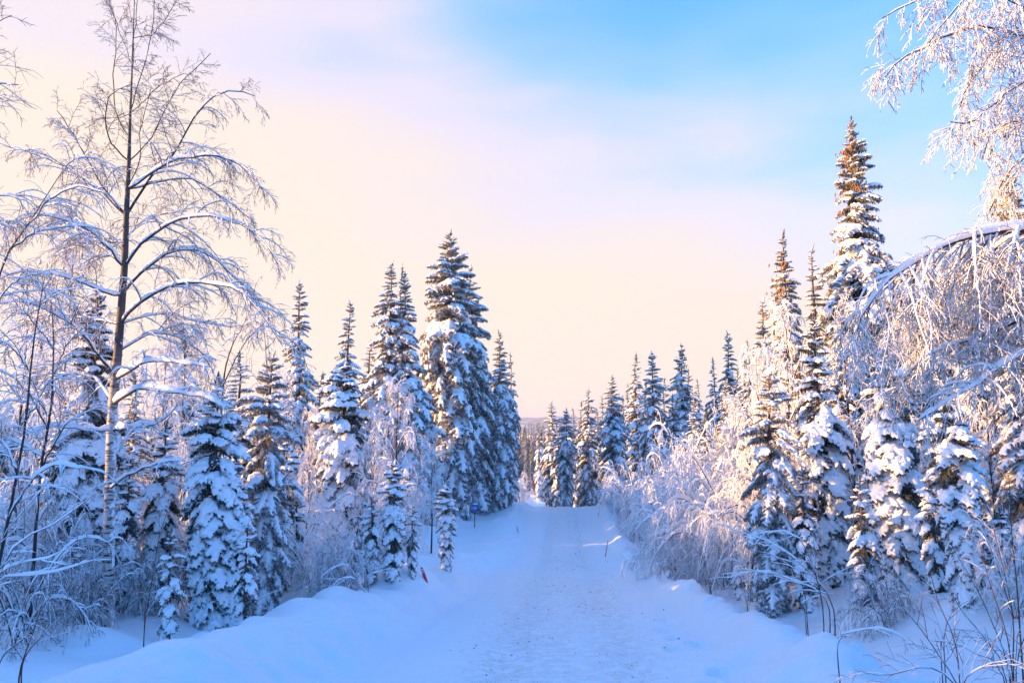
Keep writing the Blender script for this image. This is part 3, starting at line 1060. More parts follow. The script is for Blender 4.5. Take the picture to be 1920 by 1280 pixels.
FAR = [
    (748, 500, 44, 30, 'dark spire just visible between the two pointed spruces on the left'),
    (822, 578, 48, 40, 'spruce half hidden behind the left side of the tallest left spruce'),
    (957, 662, 52, 26, 'faint narrow spruce behind the last one of the left row'),
    (690, 640, 44, 40, 'pinkish distant spruce low between two spires on the left'),
    (1052, 790, 55, 24, 'short spruce at the left foot of the centre group'),
    (1075, 766, 66, 24, 'thin spruce top showing behind the one at the brow of the road'),
    (1131, 742, 62, 24, 'thin spruce between two broader ones, centre right'),
    (1197, 663, 54, 28, 'slim spruce left of the blue-shaded snowy one'),
    (1180, 720, 60, 22, 'small spruce tucked left of the slim one'),
    (1312, 712, 56, 26, 'low spruce right behind the amber-lit one'),
    (1296, 690, 50, 24, 'narrow spruce pressed to the right side of the amber-lit one'),
    (1325, 775, 38, 30, 'small snow-buried spruce left of the bowed one'),
    (1343, 672, 44, 26, 'spruce showing at the left shoulder of the tall slim one'),
    (1410, 640, 30, 34, 'spruce edge rising from the frosted thicket at the corner of the right wood'),
    (1215, 715, 44, 30, 'bluish short spruce in front of the blue-shaded snowy one'),
    (1092, 752, 70, 20, 'thin frosted spire left of the spruce with the broad pointed crown'),
    (1120, 765, 58, 22, 'low frosted spruce just left of the broad pointed crown'),
    (1170, 742, 56, 24, 'frosted spruce right behind the broad pointed crown'),
    (1250, 708, 52, 26, 'frosted spire between the wide-skirted spruce and the amber-lit one'),
    (1265, 740, 40, 28, 'short frosted spruce at the left foot of the amber-lit one'),
    (1305, 745, 42, 28, 'short frosted spruce at the right foot of the amber-lit one'),
    (1390, 690, 36, 28, 'frosted spire right of the bowed round-topped one'),
    (1012, 790, 95, 14, 'far spruce at the left side of the far bend'),
    (1780, 560, 22, 70, 'gold-flecked spruce behind the hanging twigs of the arching birch'),
    (1850, 470, 24, 75, 'spruce behind the arching limb, nearly hidden'),
    (1700, 520, 25, 70, 'spruce right behind the highest one on the right'),
    (1590, 600, 19, 60, 'shadowed spruce at the foot of the highest one on the right'),
    (1500, 640, 18, 60, 'spruce filling the gap left of the snow-capped slender one'),
    (1740, 690, 16, 70, 'dark spruce between the broad gold-topped one and the slabbed one'),
    (1875, 640, 15, 80, 'dark spruce behind the slabs of snow near the right edge'),
    (60, 640, 22, 60, 'dim spruce behind the saplings at the left edge'),
    (330, 620, 22, 60, 'spruce hidden by the lower boughs right of the big birch'),
    (440, 660, 20, 60, 'spruce behind the drooping dark one on the left'),
    (600, 700, 22, 48, 'short snowy spruce behind the young one with snow pillows'),
    (120, 720, 15, 60, 'low spruce in the thicket left of the big birch'),
    (240, 700, 16, 55, 'spruce in the thicket right behind the birch trunk'),
]
for i, (px, pyt, Yb, hwpx, lab) in enumerate(FAR):
    base = place(px, Yb)
    far_spruce('spruce_tree', lab, base, top_height(px, pyt, base), hwpx / FPX * Yb * 1.1, i, i * 1.7, group='spruces farther back')

# the far row beyond the bend, each tree a few pixels wide
r_ = np.random.default_rng(77)
for i in range(26):
    px = 972 + i * 3.4 + r_.normal(0, 1.5)
    Yb = 130 + 60 * r_.random()
    base = place(px, Yb)
    pyt = 790 + 12 * r_.random() + (abs(px - 1000) * 0.05)
    far_spruce('distant_spruce', 'small dark spruce in the far row beyond the bend of the road', base, top_height(px, pyt, base), (7 + 2 * r_.random()) / FPX * Yb, i, i * 2.1, group='far row of spruces beyond the bend', snow=False)


def simple_tree_verts(r, x, y, z, h, w):
    nl = 5
    P = []; F_ = []
    for l in range(nl):
        t = l / nl
        zb = z + h * (0.08 + 0.80 * t); zt = min(zb + h * 0.36, z + h)
        rr = w * (1 - t) ** 0.85 + 0.05
        a0 = r.random() * 6
        ring = [(x + cos(a0 + k * pi / 3) * rr * (0.8 + 0.4 * r.random()), y + sin(a0 + k * pi / 3) * rr * (0.8 + 0.4 * r.random()), zb - 0.06 * h * r.random()) for k in range(6)]
        b = len(P)
        P += ring + [(x, y, zt)]
        F_ += [(b + k, b + (k + 1) % 6, b + 6) for k in range(6)]
    return np.array(P), np.array(F_)


def forest(name, spots, label=None):
    r = np.random.default_rng(5)
    parts = []
    for (x, y, h, w) in spots:
        z = float(H(x, y)) - 0.2
        parts.append((*simple_tree_verts(r, x, y, z, h, w), 0))
    return obj(name, new_mesh(name, parts, M_NEEDLE, False), kind='stuff')


r_ = np.random.default_rng(31)
spots = []
for i in range(1500):
    a = radians(-42 + 84 * r_.random()); R_ = 110 + 700 * r_.random() ** 1.4
    x, y = sin(a) * R_, cos(a) * R_
    if abs(x - float(xroad(y))) < 6 and y < 150:
        continue
    if y < 150 and -16 < x < 14:
        continue
    h = 7 + 7 * r_.random()
    if a > -0.02 and a < 0.13:
        h *= 0.8
    spots.append((x, y, h, h * 0.16))
forest('far_forest', spots)
# wood to the left, mostly beyond the frame, that keeps the sun off the road
spots = []
for i in range(420):
    y = -45 + 130 * r_.random()
    x = -24 - 26 * r_.random() - max(0, y - 25) * 0.72
    zt = 4.6 + 1.5 * r_.random() - 1.3 * math.exp(-((y - 13) / 5.0) ** 2) + 2.6 * float(sstep(14, 2, y))
    h = zt - float(H(x, y)) - 0.1 * max(0, y - 30) * 0.3
    spots.append((x, y, h, h * 0.17))
forest('left_forest', spots)
spots = []
for i in range(260):
    y = -40 + 120 * r_.random()
    x = 13 + 26 * r_.random() + max(0, y - 8) * 0.62
    spots.append((x, y, 5 + 4 * r_.random(), 1.1))
forest('right_forest', spots)


# ------------------------------------------------------------ birches
def twigged_limb(P, r0, r1, r, n2, n3, l2, l3, droop2, droop3, snow=1.0, twig_r=0.0034, t0=0.15, spread=(35, 75), n4=0, hang=0.0, horiz=0.5, sbase=0.006):
    """one limb with its side branches and twigs; returns (bark parts, snow parts) as lists"""
    K = len(P)
    R = r0 * (1 - np.linspace(0, 1, K)) + r1 * np.linspace(0, 1, K)
    bark = [(*tubes(P, R, 6), 0)]
    sn = []
    ln = np.linalg.norm(np.diff(P, axis=0), axis=1).sum()
    if snow > 0:
        sn.append((*snow_on(P[None], R[None], r, 0.95 * snow, sbase * 0.8 * snow), 0))
    p, d, l, rad = children(P[None], R[None], n2, t0, 1.0, spread, 1.0, np.array([l2 / 0.7]), r, horiz)
    K2 = 8
    d = norm(d); d[:, 2] = np.where(d[:, 2] > 0, d[:, 2] * (1 - hang), d[:, 2]) - 0.35 * hang
    P2 = grow(p, d, l, K2, droop2 * (0.5 + 1.0 * r.random(len(p))), 0.09, r)
    R2 = taper(np.minimum(rad * 0.6, 0.004 + 0.008 * l), np.full(len(p), twig_r * 0.8), K2)
    bark.append((*tubes(P2, R2, 4), 1))
    if snow > 0:
        sn.append((*snow_on(P2, R2, r, 0.9 * snow, sbase * 0.36 * snow, 5), 0))
    if n3:
        p, d, l, rad = children(P2, R2, n3, 0.12, 1.0, (30, 65), 1.0, np.clip(l * l3, 0.08, 0.6), r, 0.8)
        P3 = grow(p, d, l, 5, droop3 * (0.5 + r.random(len(p))), 0.09, r)
        R3 = taper(np.full(len(p), twig_r), np.full(len(p), twig_r * 0.6), 5)
        bark.append((*tubes(P3, R3, 3), 1))
        if n4:
            p, d, l, rad = children(P3, R3, n4, 0.2, 0.95, (30, 60), 1.0, np.clip(l * 0.45, 0.04, 0.3), r, 0.8)
            P4 = grow(p, d, l, 3, droop3, 0.1, r)
            R4 = taper(np.full(len(p), twig_r * 0.8), np.full(len(p), twig_r * 0.5), 3)
            bark.append((*tubes(P4, R4, 3), 1))
    return bark, sn


def traced_birch(name, label, Y0, trunk_px, trunk_r, limbs, seed, base_py=None, cat='birch', mats=None, twig=dict(), trunk_mat=None, group=None):
    r = np.random.default_rng(seed)
    mats = mats or [M_LIMB, M_TWIG]
    pts = np.array([at(px, py, Y0) for px, py in trunk_px])
    bx, by = pts[0, 0], Y0
    bz = float(H(bx, by)) - 0.1
    if pts[0, 2] > bz:
        pts = np.vstack([[bx, by, bz], pts])
        trunk_r = [trunk_r[0]] + list(trunk_r)
    root = thing(name, label, cat, (bx, by, bz), 0, group)
    O = np.array([bx, by, bz])
    TP = resample(np.column_stack([pts, trunk_r]), 26)
    jit = np.cumsum(r.normal(0, 0.006, (26, 2)), 0); jit -= jit[0]
    TP[:, :2] += jit * 0.5
    obj('trunk', new_mesh('trunk', [(*tubes(TP[:, :3] - O, TP[:, 3], 12), 0)], trunk_mat or M_BIRCH), root)
    for li, lb in enumerate(limbs):
        path, dep, rr, opt = lb
        K = 14
        n_ = len(path)
        s_ = np.linspace(0, 1, n_)
        P = np.array([at(px, py, Y0 + dep * s_[i] ** 0.8) for i, (px, py) in enumerate(path)])
        j = np.argmin(np.linalg.norm(TP[:, :3] - P[0], axis=1))
        if np.linalg.norm(TP[j, :3] - P[0]) < 0.5:
            P[0] = TP[j, :3]
        P = resample(P, K) + np.vstack([np.zeros((1, 3)), r.normal(0, 0.008, (K - 1, 3))])
        kw = dict(n2=16, n3=9, l2=0.55, l3=0.5, droop2=1.1, droop3=0.9, snow=1.0)
        kw.update(twig); kw.update(opt)
        bark, sn = twigged_limb(P - O, rr, 0.005, r, **kw)
        b = obj('branch', new_mesh('branch', bark, mats), root)
        if sn:
            obj('snow_load', new_mesh('snow_load', sn, M_SNOW), b)
    return root


up = dict(droop2=0.35, droop3=0.4, snow=0.25, l2=0.45, n2=12, n3=7)
big = dict(snow=1.7, n2=20, n3=10, l2=0.55)
hv = dict(snow=2.0, n2=12, n3=6, l2=0.35, sbase=0.010)
HERO = [
    ([(233, 490), (270, 450), (340, 412), (400, 407), (460, 425), (500, 460), (528, 495)], -0.6, .020, big),
    ([(235, 545), (270, 505), (330, 472), (380, 472), (420, 500), (460, 540), (500, 590)], 0.5, .020, big),
    ([(230, 600), (262, 568), (320, 535), (380, 530), (440, 540), (480, 575), (510, 620), (530, 650)], -0.9, .022, dict(snow=1.8, n2=24, n3=12, l2=0.6)),
    ([(242, 400), (268, 355), (300, 312), (330, 285), (360, 230), (400, 182), (440, 168), (480, 182)], 0.2, .019, dict(n2=18, droop2=0.8)),
    ([(242, 375), (285, 325), (320, 303), (380, 292), (430, 300), (470, 325), (494, 355)], -0.5, .016, big),
    ([(285, 338), (330, 335), (370, 342), (430, 380), (475, 415)], 0.6, .011, dict(n2=14)),
    ([(225, 690), (280, 677), (340, 680), (395, 686)], -1.2, .020, hv),
    ([(215, 748), (260, 730), (320, 735), (380, 745), (432, 768)], -1.6, .024, hv),
    ([(212, 815), (250, 800), (300, 790), (335, 757)], -1.0, .018, hv),
    ([(208, 905), (240, 890), (300, 868), (345, 862)], -1.5, .014, dict(snow=2.0, n2=6, n3=4, l2=0.3)),
    ([(243, 290), (285, 255), (310, 205), (345, 150), (395, 102)], 0.5, .010, up),
    ([(243, 200), (270, 190), (300, 160), (345, 138)], -0.3, .007, up),
    ([(245, 192), (262, 145), (280, 90), (288, 20), (292, -40)], 0.2, .008, up),
    ([(246, 150), (250, 90), (256, 10), (262, -60)], -0.2, .006, up),
    ([(248, 90), (290, 60), (320, 20), (335, -10)], 0.3, .005, up),
    ([(248, 100), (225, 60), (205, 10), (190, -30)], 0.3, .005, up),
    ([(230, 592), (300, 588), (360, 600), (435, 615)], 1.0, .012, dict(snow=1.6)),
    ([(228, 640), (290, 625), (350, 640), (390, 680), (410, 720)], 0.8, .014, big),
    ([(240, 392), (190, 345), (160, 292), (130, 242), (106, 206)], -0.3, .015, dict(n2=14, droop2=0.5, snow=0.8)),
    ([(237, 398), (175, 348), (120, 312), (70, 292), (10, 275)], 0.4, .018, dict(n2=20, snow=1.2)),
    ([(232, 485), (180, 442), (120, 412), (60, 405), (0, 432)], -0.8, .018, big),
    ([(232, 515), (190, 462), (142, 420), (112, 392)], 0.7, .013, big),
    ([(229, 565), (200, 552), (130, 520), (50, 508), (-20, 530)], -0.4, .019, big),
    ([(215, 690), (150, 622), (90, 582), (40, 565), (-30, 575)], -1.0, .022, dict(snow=1.9, n2=20)),
    ([(206, 822), (150, 805), (100, 800), (40, 815)], -1.2, .016, hv),
    ([(240, 305), (205, 262), (200, 205), (216, 172), (250, 156)], -0.3, .012, up),
    ([(243, 272), (218, 212), (212, 150), (218, 60), (204, -5)], 0.3, .009, up),
    ([(222, 625), (180, 600), (110, 590), (30, 600)], 0.9, .013, big),
    ([(213, 742), (180, 712), (130, 700), (70, 712)], 0.9, .012, big),
    ([(236, 450), (262, 420), (290, 405), (350, 395)], 1.0, .010, dict(n2=14, snow=1.4)),
    ([(234, 470), (200, 455), (160, 460), (100, 480)], 1.1, .010, dict(n2=14, snow=1.4)),
    ([(244, 230), (222, 220), (190, 222), (160, 240)], 0.4, .005, up),
    ([(243, 330), (262, 300), (262, 250), (275, 200), (285, 165)], 0.7, .008, up),
]
traced_birch('birch_tree', 'big leafless birch with arching snow-lined branches, tallest tree on the left', 10.6,
             [(203, 1146), (205, 1000), (208, 880), (213, 760), (220, 680), (232, 520), (237, 400), (243, 260), (246, 190), (250, 90), (254, -70)],
             [.080, .074, .070, .066, .060, .048, .038, .023, .016, .009, .004], HERO, 3,
             twig=dict(twig_r=0.0038, n4=3))

fr = dict(hang=0.7, snow=0.9, twig_r=0.0046, n4=3, n2=19, n3=9, l2=0.6, l3=0.55, droop2=1.6, droop3=1.0)
frt = dict(fr); frt.update(snow=0.6, droop2=1.2, n2=20, l2=0.5)
ARCH = [
    ([(2080, 520), (1990, 452), (1920, 430), (1850, 438), (1780, 457), (1715, 490), (1655, 540), (1615, 590), (1600, 640)], -0.3, .032, dict(hang=0.7, snow=2.1, n2=52, n3=12, l2=0.95, l3=0.42, droop2=2.0, t0=0.15, n4=3, twig_r=0.0054, sbase=0.008)),
    ([(2080, 560), (1960, 480), (1880, 462), (1800, 500), (1740, 560), (1710, 620)], 0.6, .020, dict(hang=0.9, snow=1.6, n2=44, n3=12, l2=0.75, droop2=2.2, n4=3, twig_r=0.0054)),
    ([(2080, 660), (1960, 602), (1900, 605), (1850, 628), (1790, 645), (1740, 668), (1700, 705), (1675, 740)], 0.2, .026, dict(hang=0.7, snow=1.6, n2=40, n3=12, l2=0.6, droop2=1.5, n4=3, twig_r=0.0054)),
    ([(2080, 780), (1990, 690), (1920, 665), (1860, 700), (1790, 745), (1720, 790)], -0.4, .016, dict(snow=2.2, n2=26, n3=9, l2=0.5, n4=2, twig_r=0.004)),
    ([(2080, 140), (2000, 95), (1920, 68), (1850, 50), (1790, 60), (1730, 90), (1685, 112), (1655, 152)], -0.2, .018, dict(fr, n2=34, l2=0.5)),
    ([(2080, -20), (1980, -60), (1880, -40), (1790, -20), (1710, 5), (1655, 35)], 0.4, .014, frt),
    ([(2040, 40), (1960, 30), (1890, 0), (1840, -20), (1780, 30), (1740, 80)], -0.4, .010, frt),
    ([(2060, 160), (1960, 62), (1880, 72), (1850, 110), (1815, 160), (1800, 205)], 0.3, .010, frt),
    ([(2070, 230), (1960, 150), (1905, 165), (1860, 200), (1815, 232), (1785, 225)], -0.3, .010, frt),
    ([(2070, 320), (1970, 225), (1910, 228), (1860, 250), (1842, 300)], 0.2, .010, frt),
    ([(2070, 360), (1980, 280), (1915, 300), (1880, 340), (1858, 400)], 0.4, .010, frt),
    ([(2080, 600), (1970, 560), (1900, 540), (1850, 570), (1800, 590)], 0.9, .014, dict(fr, n2=30)),
    ([(2060, 250), (1975, 190), (1930, 100), (1900, 40), (1870, 10)], 0.7, .010, frt),
]
traced_birch('birch_tree', 'birch on the right edge with an arching snowy limb and curtains of hanging frosted twigs', 7.2,
             [(2080, 1150), (2082, 800), (2080, 500), (2076, 200), (2070, -100)], [.11, .095, .08, .05, .03], ARCH, 8,
             mats=[M_LIMB, M_FROST])

LEFT_EDGE = [
    ([(-90, 160), (-45, 80), (-10, 45), (22, 32)], 0.0, .008, up),
    ([(-90, 260), (-40, 185), (0, 160), (36, 160)], 0.1, .010, dict(up, snow=0.8)),
    ([(-90, 460), (-40, 385), (0, 368), (34, 372), (42, 392)], -0.1, .012, dict(n2=14, snow=1.4)),
    ([(-90, 520), (-40, 435), (0, 415), (25, 425)], 0.2, .010, dict(n2=14, snow=1.4)),
]
traced_birch('birch_tree', 'birch just outside the left edge whose twig tips reach into view', 8.6,
             [(-95, 1190), (-95, 700), (-92, 350), (-88, 60)], [.07, .055, .035, .012], LEFT_EDGE, 12)

# leaning saplings on the left: stem given in pixels
sap = dict(n2=12, n3=6, l2=0.45, snow=1.3, droop2=0.9, twig_r=0.0036)
SAPS = [
    ('thin sapling leaning right across the left edge, bowed at its tip', 8.8, [(-70, 1180), (-40, 800), (0, 520), (60, 412), (115, 325)], .018,
     [([(20, 480), (60, 440), (120, 425), (190, 430)], .2, .008, sap), ([(60, 412), (100, 370), (150, 350), (200, 365)], -.2, .008, sap), ([(-10, 560), (40, 520), (100, 515)], .3, .008, sap), ([(110, 330), (140, 300), (180, 300), (215, 330)], .2, .005, dict(sap, droop2=1.6))]),
    ('dark forked sapling in the thicket left of the big birch', 9.6, [(60, 1120), (75, 900), (95, 760), (100, 640), (95, 560)], .022,
     [([(78, 880), (120, 800), (170, 770), (200, 760)], .4, .012, sap), ([(88, 800), (50, 730), (10, 700), (-30, 690)], -.3, .012, sap), ([(97, 700), (130, 640), (165, 610)], .3, .009, sap), ([(99, 660), (60, 600), (30, 570)], -.4, .009, sap), ([(80, 860), (30, 830), (-20, 850)], .2, .011, dict(sap, snow=2.2))]),
    ('upright sapling near the left edge with heavily snowed twigs', 7.6, [(-20, 1150), (20, 950), (45, 800), (60, 650), (80, 520)], .018,
     [([(10, 980), (60, 900), (110, 870), (150, 880)], -.4, .010, dict(sap, snow=2.0)), ([(30, 880), (0, 820), (-40, 790)], .3, .010, sap), ([(48, 780), (90, 720), (130, 700)], .4, .009, sap), ([(55, 700), (20, 650), (-20, 630)], -.2, .008, sap), ([(70, 590), (100, 550), (135, 540)], .2, .006, sap)]),
    ('brown forked sapling standing against the pink sky right of the big birch', 16.0, [(412, 1000), (415, 800), (425, 690), (440, 640), (450, 560)], .030,
     [([(420, 730), (455, 650), (500, 600), (530, 590)], .3, .016, sap), ([(430, 670), (400, 630), (380, 590)], .4, .012, sap), ([(440, 640), (470, 580), (480, 530)], -.5, .012, sap), ([(418, 780), (370, 730), (330, 700)], .4, .016, sap), ([(416, 820), (470, 770), (520, 760)], -.4, .016, sap)]),
    ('slender sapling behind the drooping dark spruce on the left', 17.0, [(500, 1000), (505, 850), (500, 700), (492, 600)], .024,
     [([(503, 800), (540, 760), (570, 770)], .3, .012, sap), ([(501, 730), (460, 690), (430, 690)], .3, .012, sap), ([(497, 660), (530, 620), (550, 625)], .3, .010, sap)]),
]
for i, (lab, Y0, tp, tr, limbs) in enumerate(SAPS):
    traced_birch('birch_sapling', lab, Y0, tp, list(np.linspace(tr, 0.004, len(tp))), limbs, 40 + i, cat='sapling', trunk_mat=M_LIMB, group='snowy saplings on the left')


# generic frosted birches and bushes
def generic_birch_proto(seed, Ht, spread, nl, droop, mats, dens=1.0, snow=0.8, twig_r=0.006):
    r = np.random.default_rng(seed)
    root = thing('frosted_birch', 'x', 'birch', (0, 0, -50))
    K = 12
    TP = np.stack([np.cumsum(r.normal(0, 0.02, K)), np.cumsum(r.normal(0, 0.02, K)), np.linspace(0, Ht, K)], -1); TP[0, :2] = 0
    TR = 0.012 * Ht * (1 - np.linspace(0, 1, K)) + 0.006
    obj('trunk', new_mesh('trunk', [(*tubes(TP, TR, 7), 0)], M_LIMB), root)
    for i in range(nl):
        t = 0.18 + 0.8 * (i + r.random()) / nl
        p = np.array([np.interp(t * Ht, TP[:, 2], TP[:, 0]), np.interp(t * Ht, TP[:, 2], TP[:, 1]), t * Ht])
        az = i * 2.4 + r.normal(0, 0.3)
        el = radians(38 + 25 * t)
        L = spread * (1.15 - 0.75 * t) * (0.75 + 0.5 * r.random())
        P = grow(p[None], np.array([[cos(az) * cos(el), sin(az) * cos(el), sin(el)]]), np.array([L]), 10, droop, 0.07, r)[0]
        bark, sn = twigged_limb(P, 0.006 * Ht * (1.1 - t) + 0.004, 0.004, r, int(14 * dens), int(9 * dens), L * 0.42, 0.5, 1.6, 1.2, snow=snow, twig_r=twig_r, n4=1)
        b = obj('branch', new_mesh('branch', bark, mats), root)
        obj('snow_load', new_mesh('snow_load', sn, M_SNOW), b)
    return root


def bush_proto(seed, Ht, ns, mats, dens=0.85, snow=1.0, twig_r=0.005, lean=0.5, droop=1.3):
    r = np.random.default_rng(seed)
    root = thing('snowy_bush', 'x', 'bush', (0, 0, -50))
    for i in range(ns):
        az = i * 2.4 + r.normal(0, 0.4)
        el = radians(72 - 34 * lean * r.random() - 8)
        L = Ht * (0.75 + 0.4 * r.random())
        P = grow(np.array([[r.normal(0, 0.05 * Ht), r.normal(0, 0.05 * Ht), 0]]), np.array([[cos(az) * cos(el), sin(az) * cos(el), sin(el)]]), np.array([L]), 11, droop * (0.7 + 0.6 * r.random()), 0.05, r)[0]
        bark, sn = twigged_limb(P, 0.010 * Ht ** 0.5, 0.004, r, int(20 * dens), int(9 * dens), L * 0.30, 0.45, 1.3, 1.0, snow=snow, twig_r=twig_r, n4=2, t0=0.12)
        b = obj('stem', new_mesh('stem', bark, mats), root)
        obj('snow_load', new_mesh('snow_load', sn, M_SNOW), b)
    return root


FB = [generic_birch_proto(501, 4.0, 1.9, 17, 1.1, [M_LIMB, M_RIME], 1.1, snow=1.2), generic_birch_proto(502, 4.0, 1.5, 15, 0.8, [M_LIMB, M_RIME], 0.95, snow=1.2)]
BU = [bush_proto(511, 2.0, 12, [M_LIMB, M_RIME], 0.8, 1.7, droop=0.9), bush_proto(512, 2.0, 11, [M_LIMB, M_RIME], 0.9, 1.7, droop=1.35), bush_proto(513, 2.0, 7, [M_LIMB, M_TWIG], 0.9, 1.3, lean=0.9)]
_used = set()


def proto_size(root):
    V = np.concatenate([mesh_arrays(ch.data)[0] + np.array(ch.location) for ch in root.children])
    return np.percentile(V[:, 2], 99.7), np.percentile(np.hypot(V[:, 0], V[:, 1]), 93)


# height, and radius that holds most of the crown
PSIZE = {id(p): proto_size(p) for p in FB + BU}


def copy_proto(proto, hwpx, px, pyt, Yb, rz, label, cat, group, pyb=None):
    base = place(px, Yb, pyb)
    Ht = top_height(px, pyt, base)
    s = Ht / PSIZE[id(proto)][0]
    wscale = max(hwpx / FPX * base[1] / PSIZE[id(proto)][1] / s, 0.42)
    if id(proto) not in _used:
        _used.add(id(proto))
        proto.location = tuple(base); proto.rotation_euler = (0, 0, rz); proto.scale = (s * wscale, s * wscale, s)
        proto['label'] = label; proto['category'] = cat; proto['group'] = group
        return proto
    return dup(proto, tuple(base), rz, (s * wscale, s * wscale, s), label, cat, group)


G1 = 'frosted birches in the wood'
BIRCHES = [
    (0, 742, 705, 17.5, 78, 'dome-shaped frosted birch with weeping twigs, behind the slim short spruce'),
    (0, 700, 740, 19, 50, 'frosted birch just left of the dome-shaped one'),
    (1, 1475, 560, 17, 85, 'tall frosted birch with fine bowed branches at the corner of the right wood'),
    (0, 1430, 640, 15.5, 85, 'spreading frosted birch leaning towards the road from the right wood'),
    (1, 1600, 545, 17.5, 80, 'frosted birch in front of the foot of the highest spruce'),
    (0, 1380, 735, 19, 55, 'pale frosted birch left of the bushy hanging spruce'),
    (1, 1760, 560, 15, 90, 'frosted birch behind the arching birch limb'),
    (0, 1860, 560, 14, 90, 'tangled frosted birch behind the right-edge twigs'),
    (1, 95, 430, 19, 80, 'thin pinkish birch against the glowing sky, left of the big birch'),
    (1, 25, 520, 21, 80, 'thin birch nearest the left edge, behind the saplings'),
    (1, 205, 610, 23, 60, 'thin birch directly behind the big birch trunk'),
    (1, 345, 590, 20, 70, 'thin snowy birch right of the big birch, under its long boughs'),
    (0, 300, 640, 17, 80, 'bushy snowed birch low behind the big birch'),
    (0, 580, 760, 19, 45, 'small frosted birch between the isolated dark spruce and the young spruce'),
    (1, 520, 690, 21, 55, 'frosted birch left of the isolated dark spruce'),
    (0, 140, 640, 15, 80, 'snowed birch crowding the tall spruce behind the big birch'),
    (1, 1690, 700, 15, 75, 'frosted birch between the snow-capped spruce and the gold-topped one'),
    (0, 810, 800, 30, 45, 'frosted birch at the left foot of the tallest left spruce'),
]
for i, (k, px, pyt, Yb, hwp, lab) in enumerate(BIRCHES):
    copy_proto(FB[k], hwp, px, pyt, Yb, i * 1.3, lab, 'birch', G1)
G2 = 'snowy bushes beside the road'
BUSHES = [
    (1, 1325, 838, 21, 42, 'rounded frosted bush bowing over the ditch, nearest the road on the right'),
    (0, 1360, 828, 20, 50, 'frosted bush behind and right of the bowing round one'),
    (0, 1200, 852, 37, 34, 'bluish snowy bush left of the bowing round one'),
    (1, 1262, 852, 30, 40, 'snowy bush between the bluish one and the bowing round one'),
    (0, 1160, 890, 44, 28, 'low snowy bush by the far end of the right verge'),
    (1, 1345, 785, 20, 55, 'peach-tinted frosted bush below the bowed spruce'),
    (0, 1412, 805, 17, 50, 'dense frosted bush left of the bushy hanging spruce'),
    (2, 1640, 1045, 11.4, 60, 'low twiggy bush under the gold-topped spruce'),
    (1, 1270, 770, 36, 45, 'peach frosted bush below the amber-lit spruce'),
    (0, 1325, 830, 30, 45, 'pale bush behind the frosted ones right of the road'),
    (2, 915, 925, 46, 26, 'low snowy shrub at the foot of the last left spruce'),
    (0, 975, 880, 62, 18, 'small frosted bush by the left of the far bend'),
    (2, 952, 935, 48, 20, 'thin shrub behind the blue sign at the road edge'),
    (2, 650, 1010, 13.2, 50, 'sprawling snowed shrub in front of the young spruce with pillows'),
    (0, 735, 985, 14.5, 50, 'frosted shrub at the foot of the slim short spruce'),
    (2, 60, 930, 9.2, 90, 'snow-loaded shrub at the lower left edge'),
    (0, 30, 850, 11.5, 90, 'frosted bush behind the lower left saplings'),
    (2, 270, 960, 11.6, 70, 'snowed shrub at the foot of the big birch'),
    (0, 120, 900, 11.2, 60, 'snowed brush in the thicket left of the birch trunk'),
    (1, 330, 900, 12.4, 50, 'snowed brush between the two nearest left spruces'),
    (0, 440, 880, 14.0, 55, 'snowed brush behind the nearest left spruce'),
    (2, 180, 1000, 10.4, 50, 'low snowed brush at the very foot of the birch'),
    (0, 600, 960, 14.2, 40, 'snowed brush left of the spruce with snow pillows'),
    (0, 560, 880, 16.5, 50, 'frosted bush between the drooping dark spruce and the young one'),
    (2, 1225, 975, 24, 30, 'low bare shrub in the ditch snow right of the road'),
    (2, 1262, 1020, 18, 32, 'thin low shrub poking from the ditch below the bowing round bush'),
    (0, 1890, 960, 10, 80, 'twiggy bush left of the right-edge dark spruce'),
]
for i, (k, px, pyt, Yb, hwp, lab) in enumerate(BUSHES):
    copy_proto(BU[k], hwp * 0.53, px, pyt, Yb, i * 1.9, lab, 'bush', G2)

# reddish far thicket beyond the bend
m_red, _nt, _N, _L, _bs = mat('red_brown_twigs')
_bs.inputs['Base Color'].default_value = (0.32, 0.12, 0.08, 1); _bs.inputs['Roughness'].default_value = 0.8
parts = []
r_ = np.random.default_rng(9)
for i in range(14):
    b_ = place(985 + 32 * r_.random(), 104 + 14 * r_.random())
    n_ = 60
    st_ = np.tile(b_, (n_, 1)) + np.array([1.0, 1.0, 0]) * r_.normal(0, 0.2, (n_, 3))
    d_ = r_.normal(0, 0.4, (n_, 3)); d_[:, 2] = 1
    P_ = grow(st_, d_, 1.2 + 1.6 * r_.random(n_), 5, 0.25, 0.12, r_)
    parts.append((*tubes(P_, taper(np.full(n_, 0.022), np.full(n_, 0.008), 5), 3), 0))
obj('thicket', new_mesh('thicket', parts, m_red), kind='stuff')

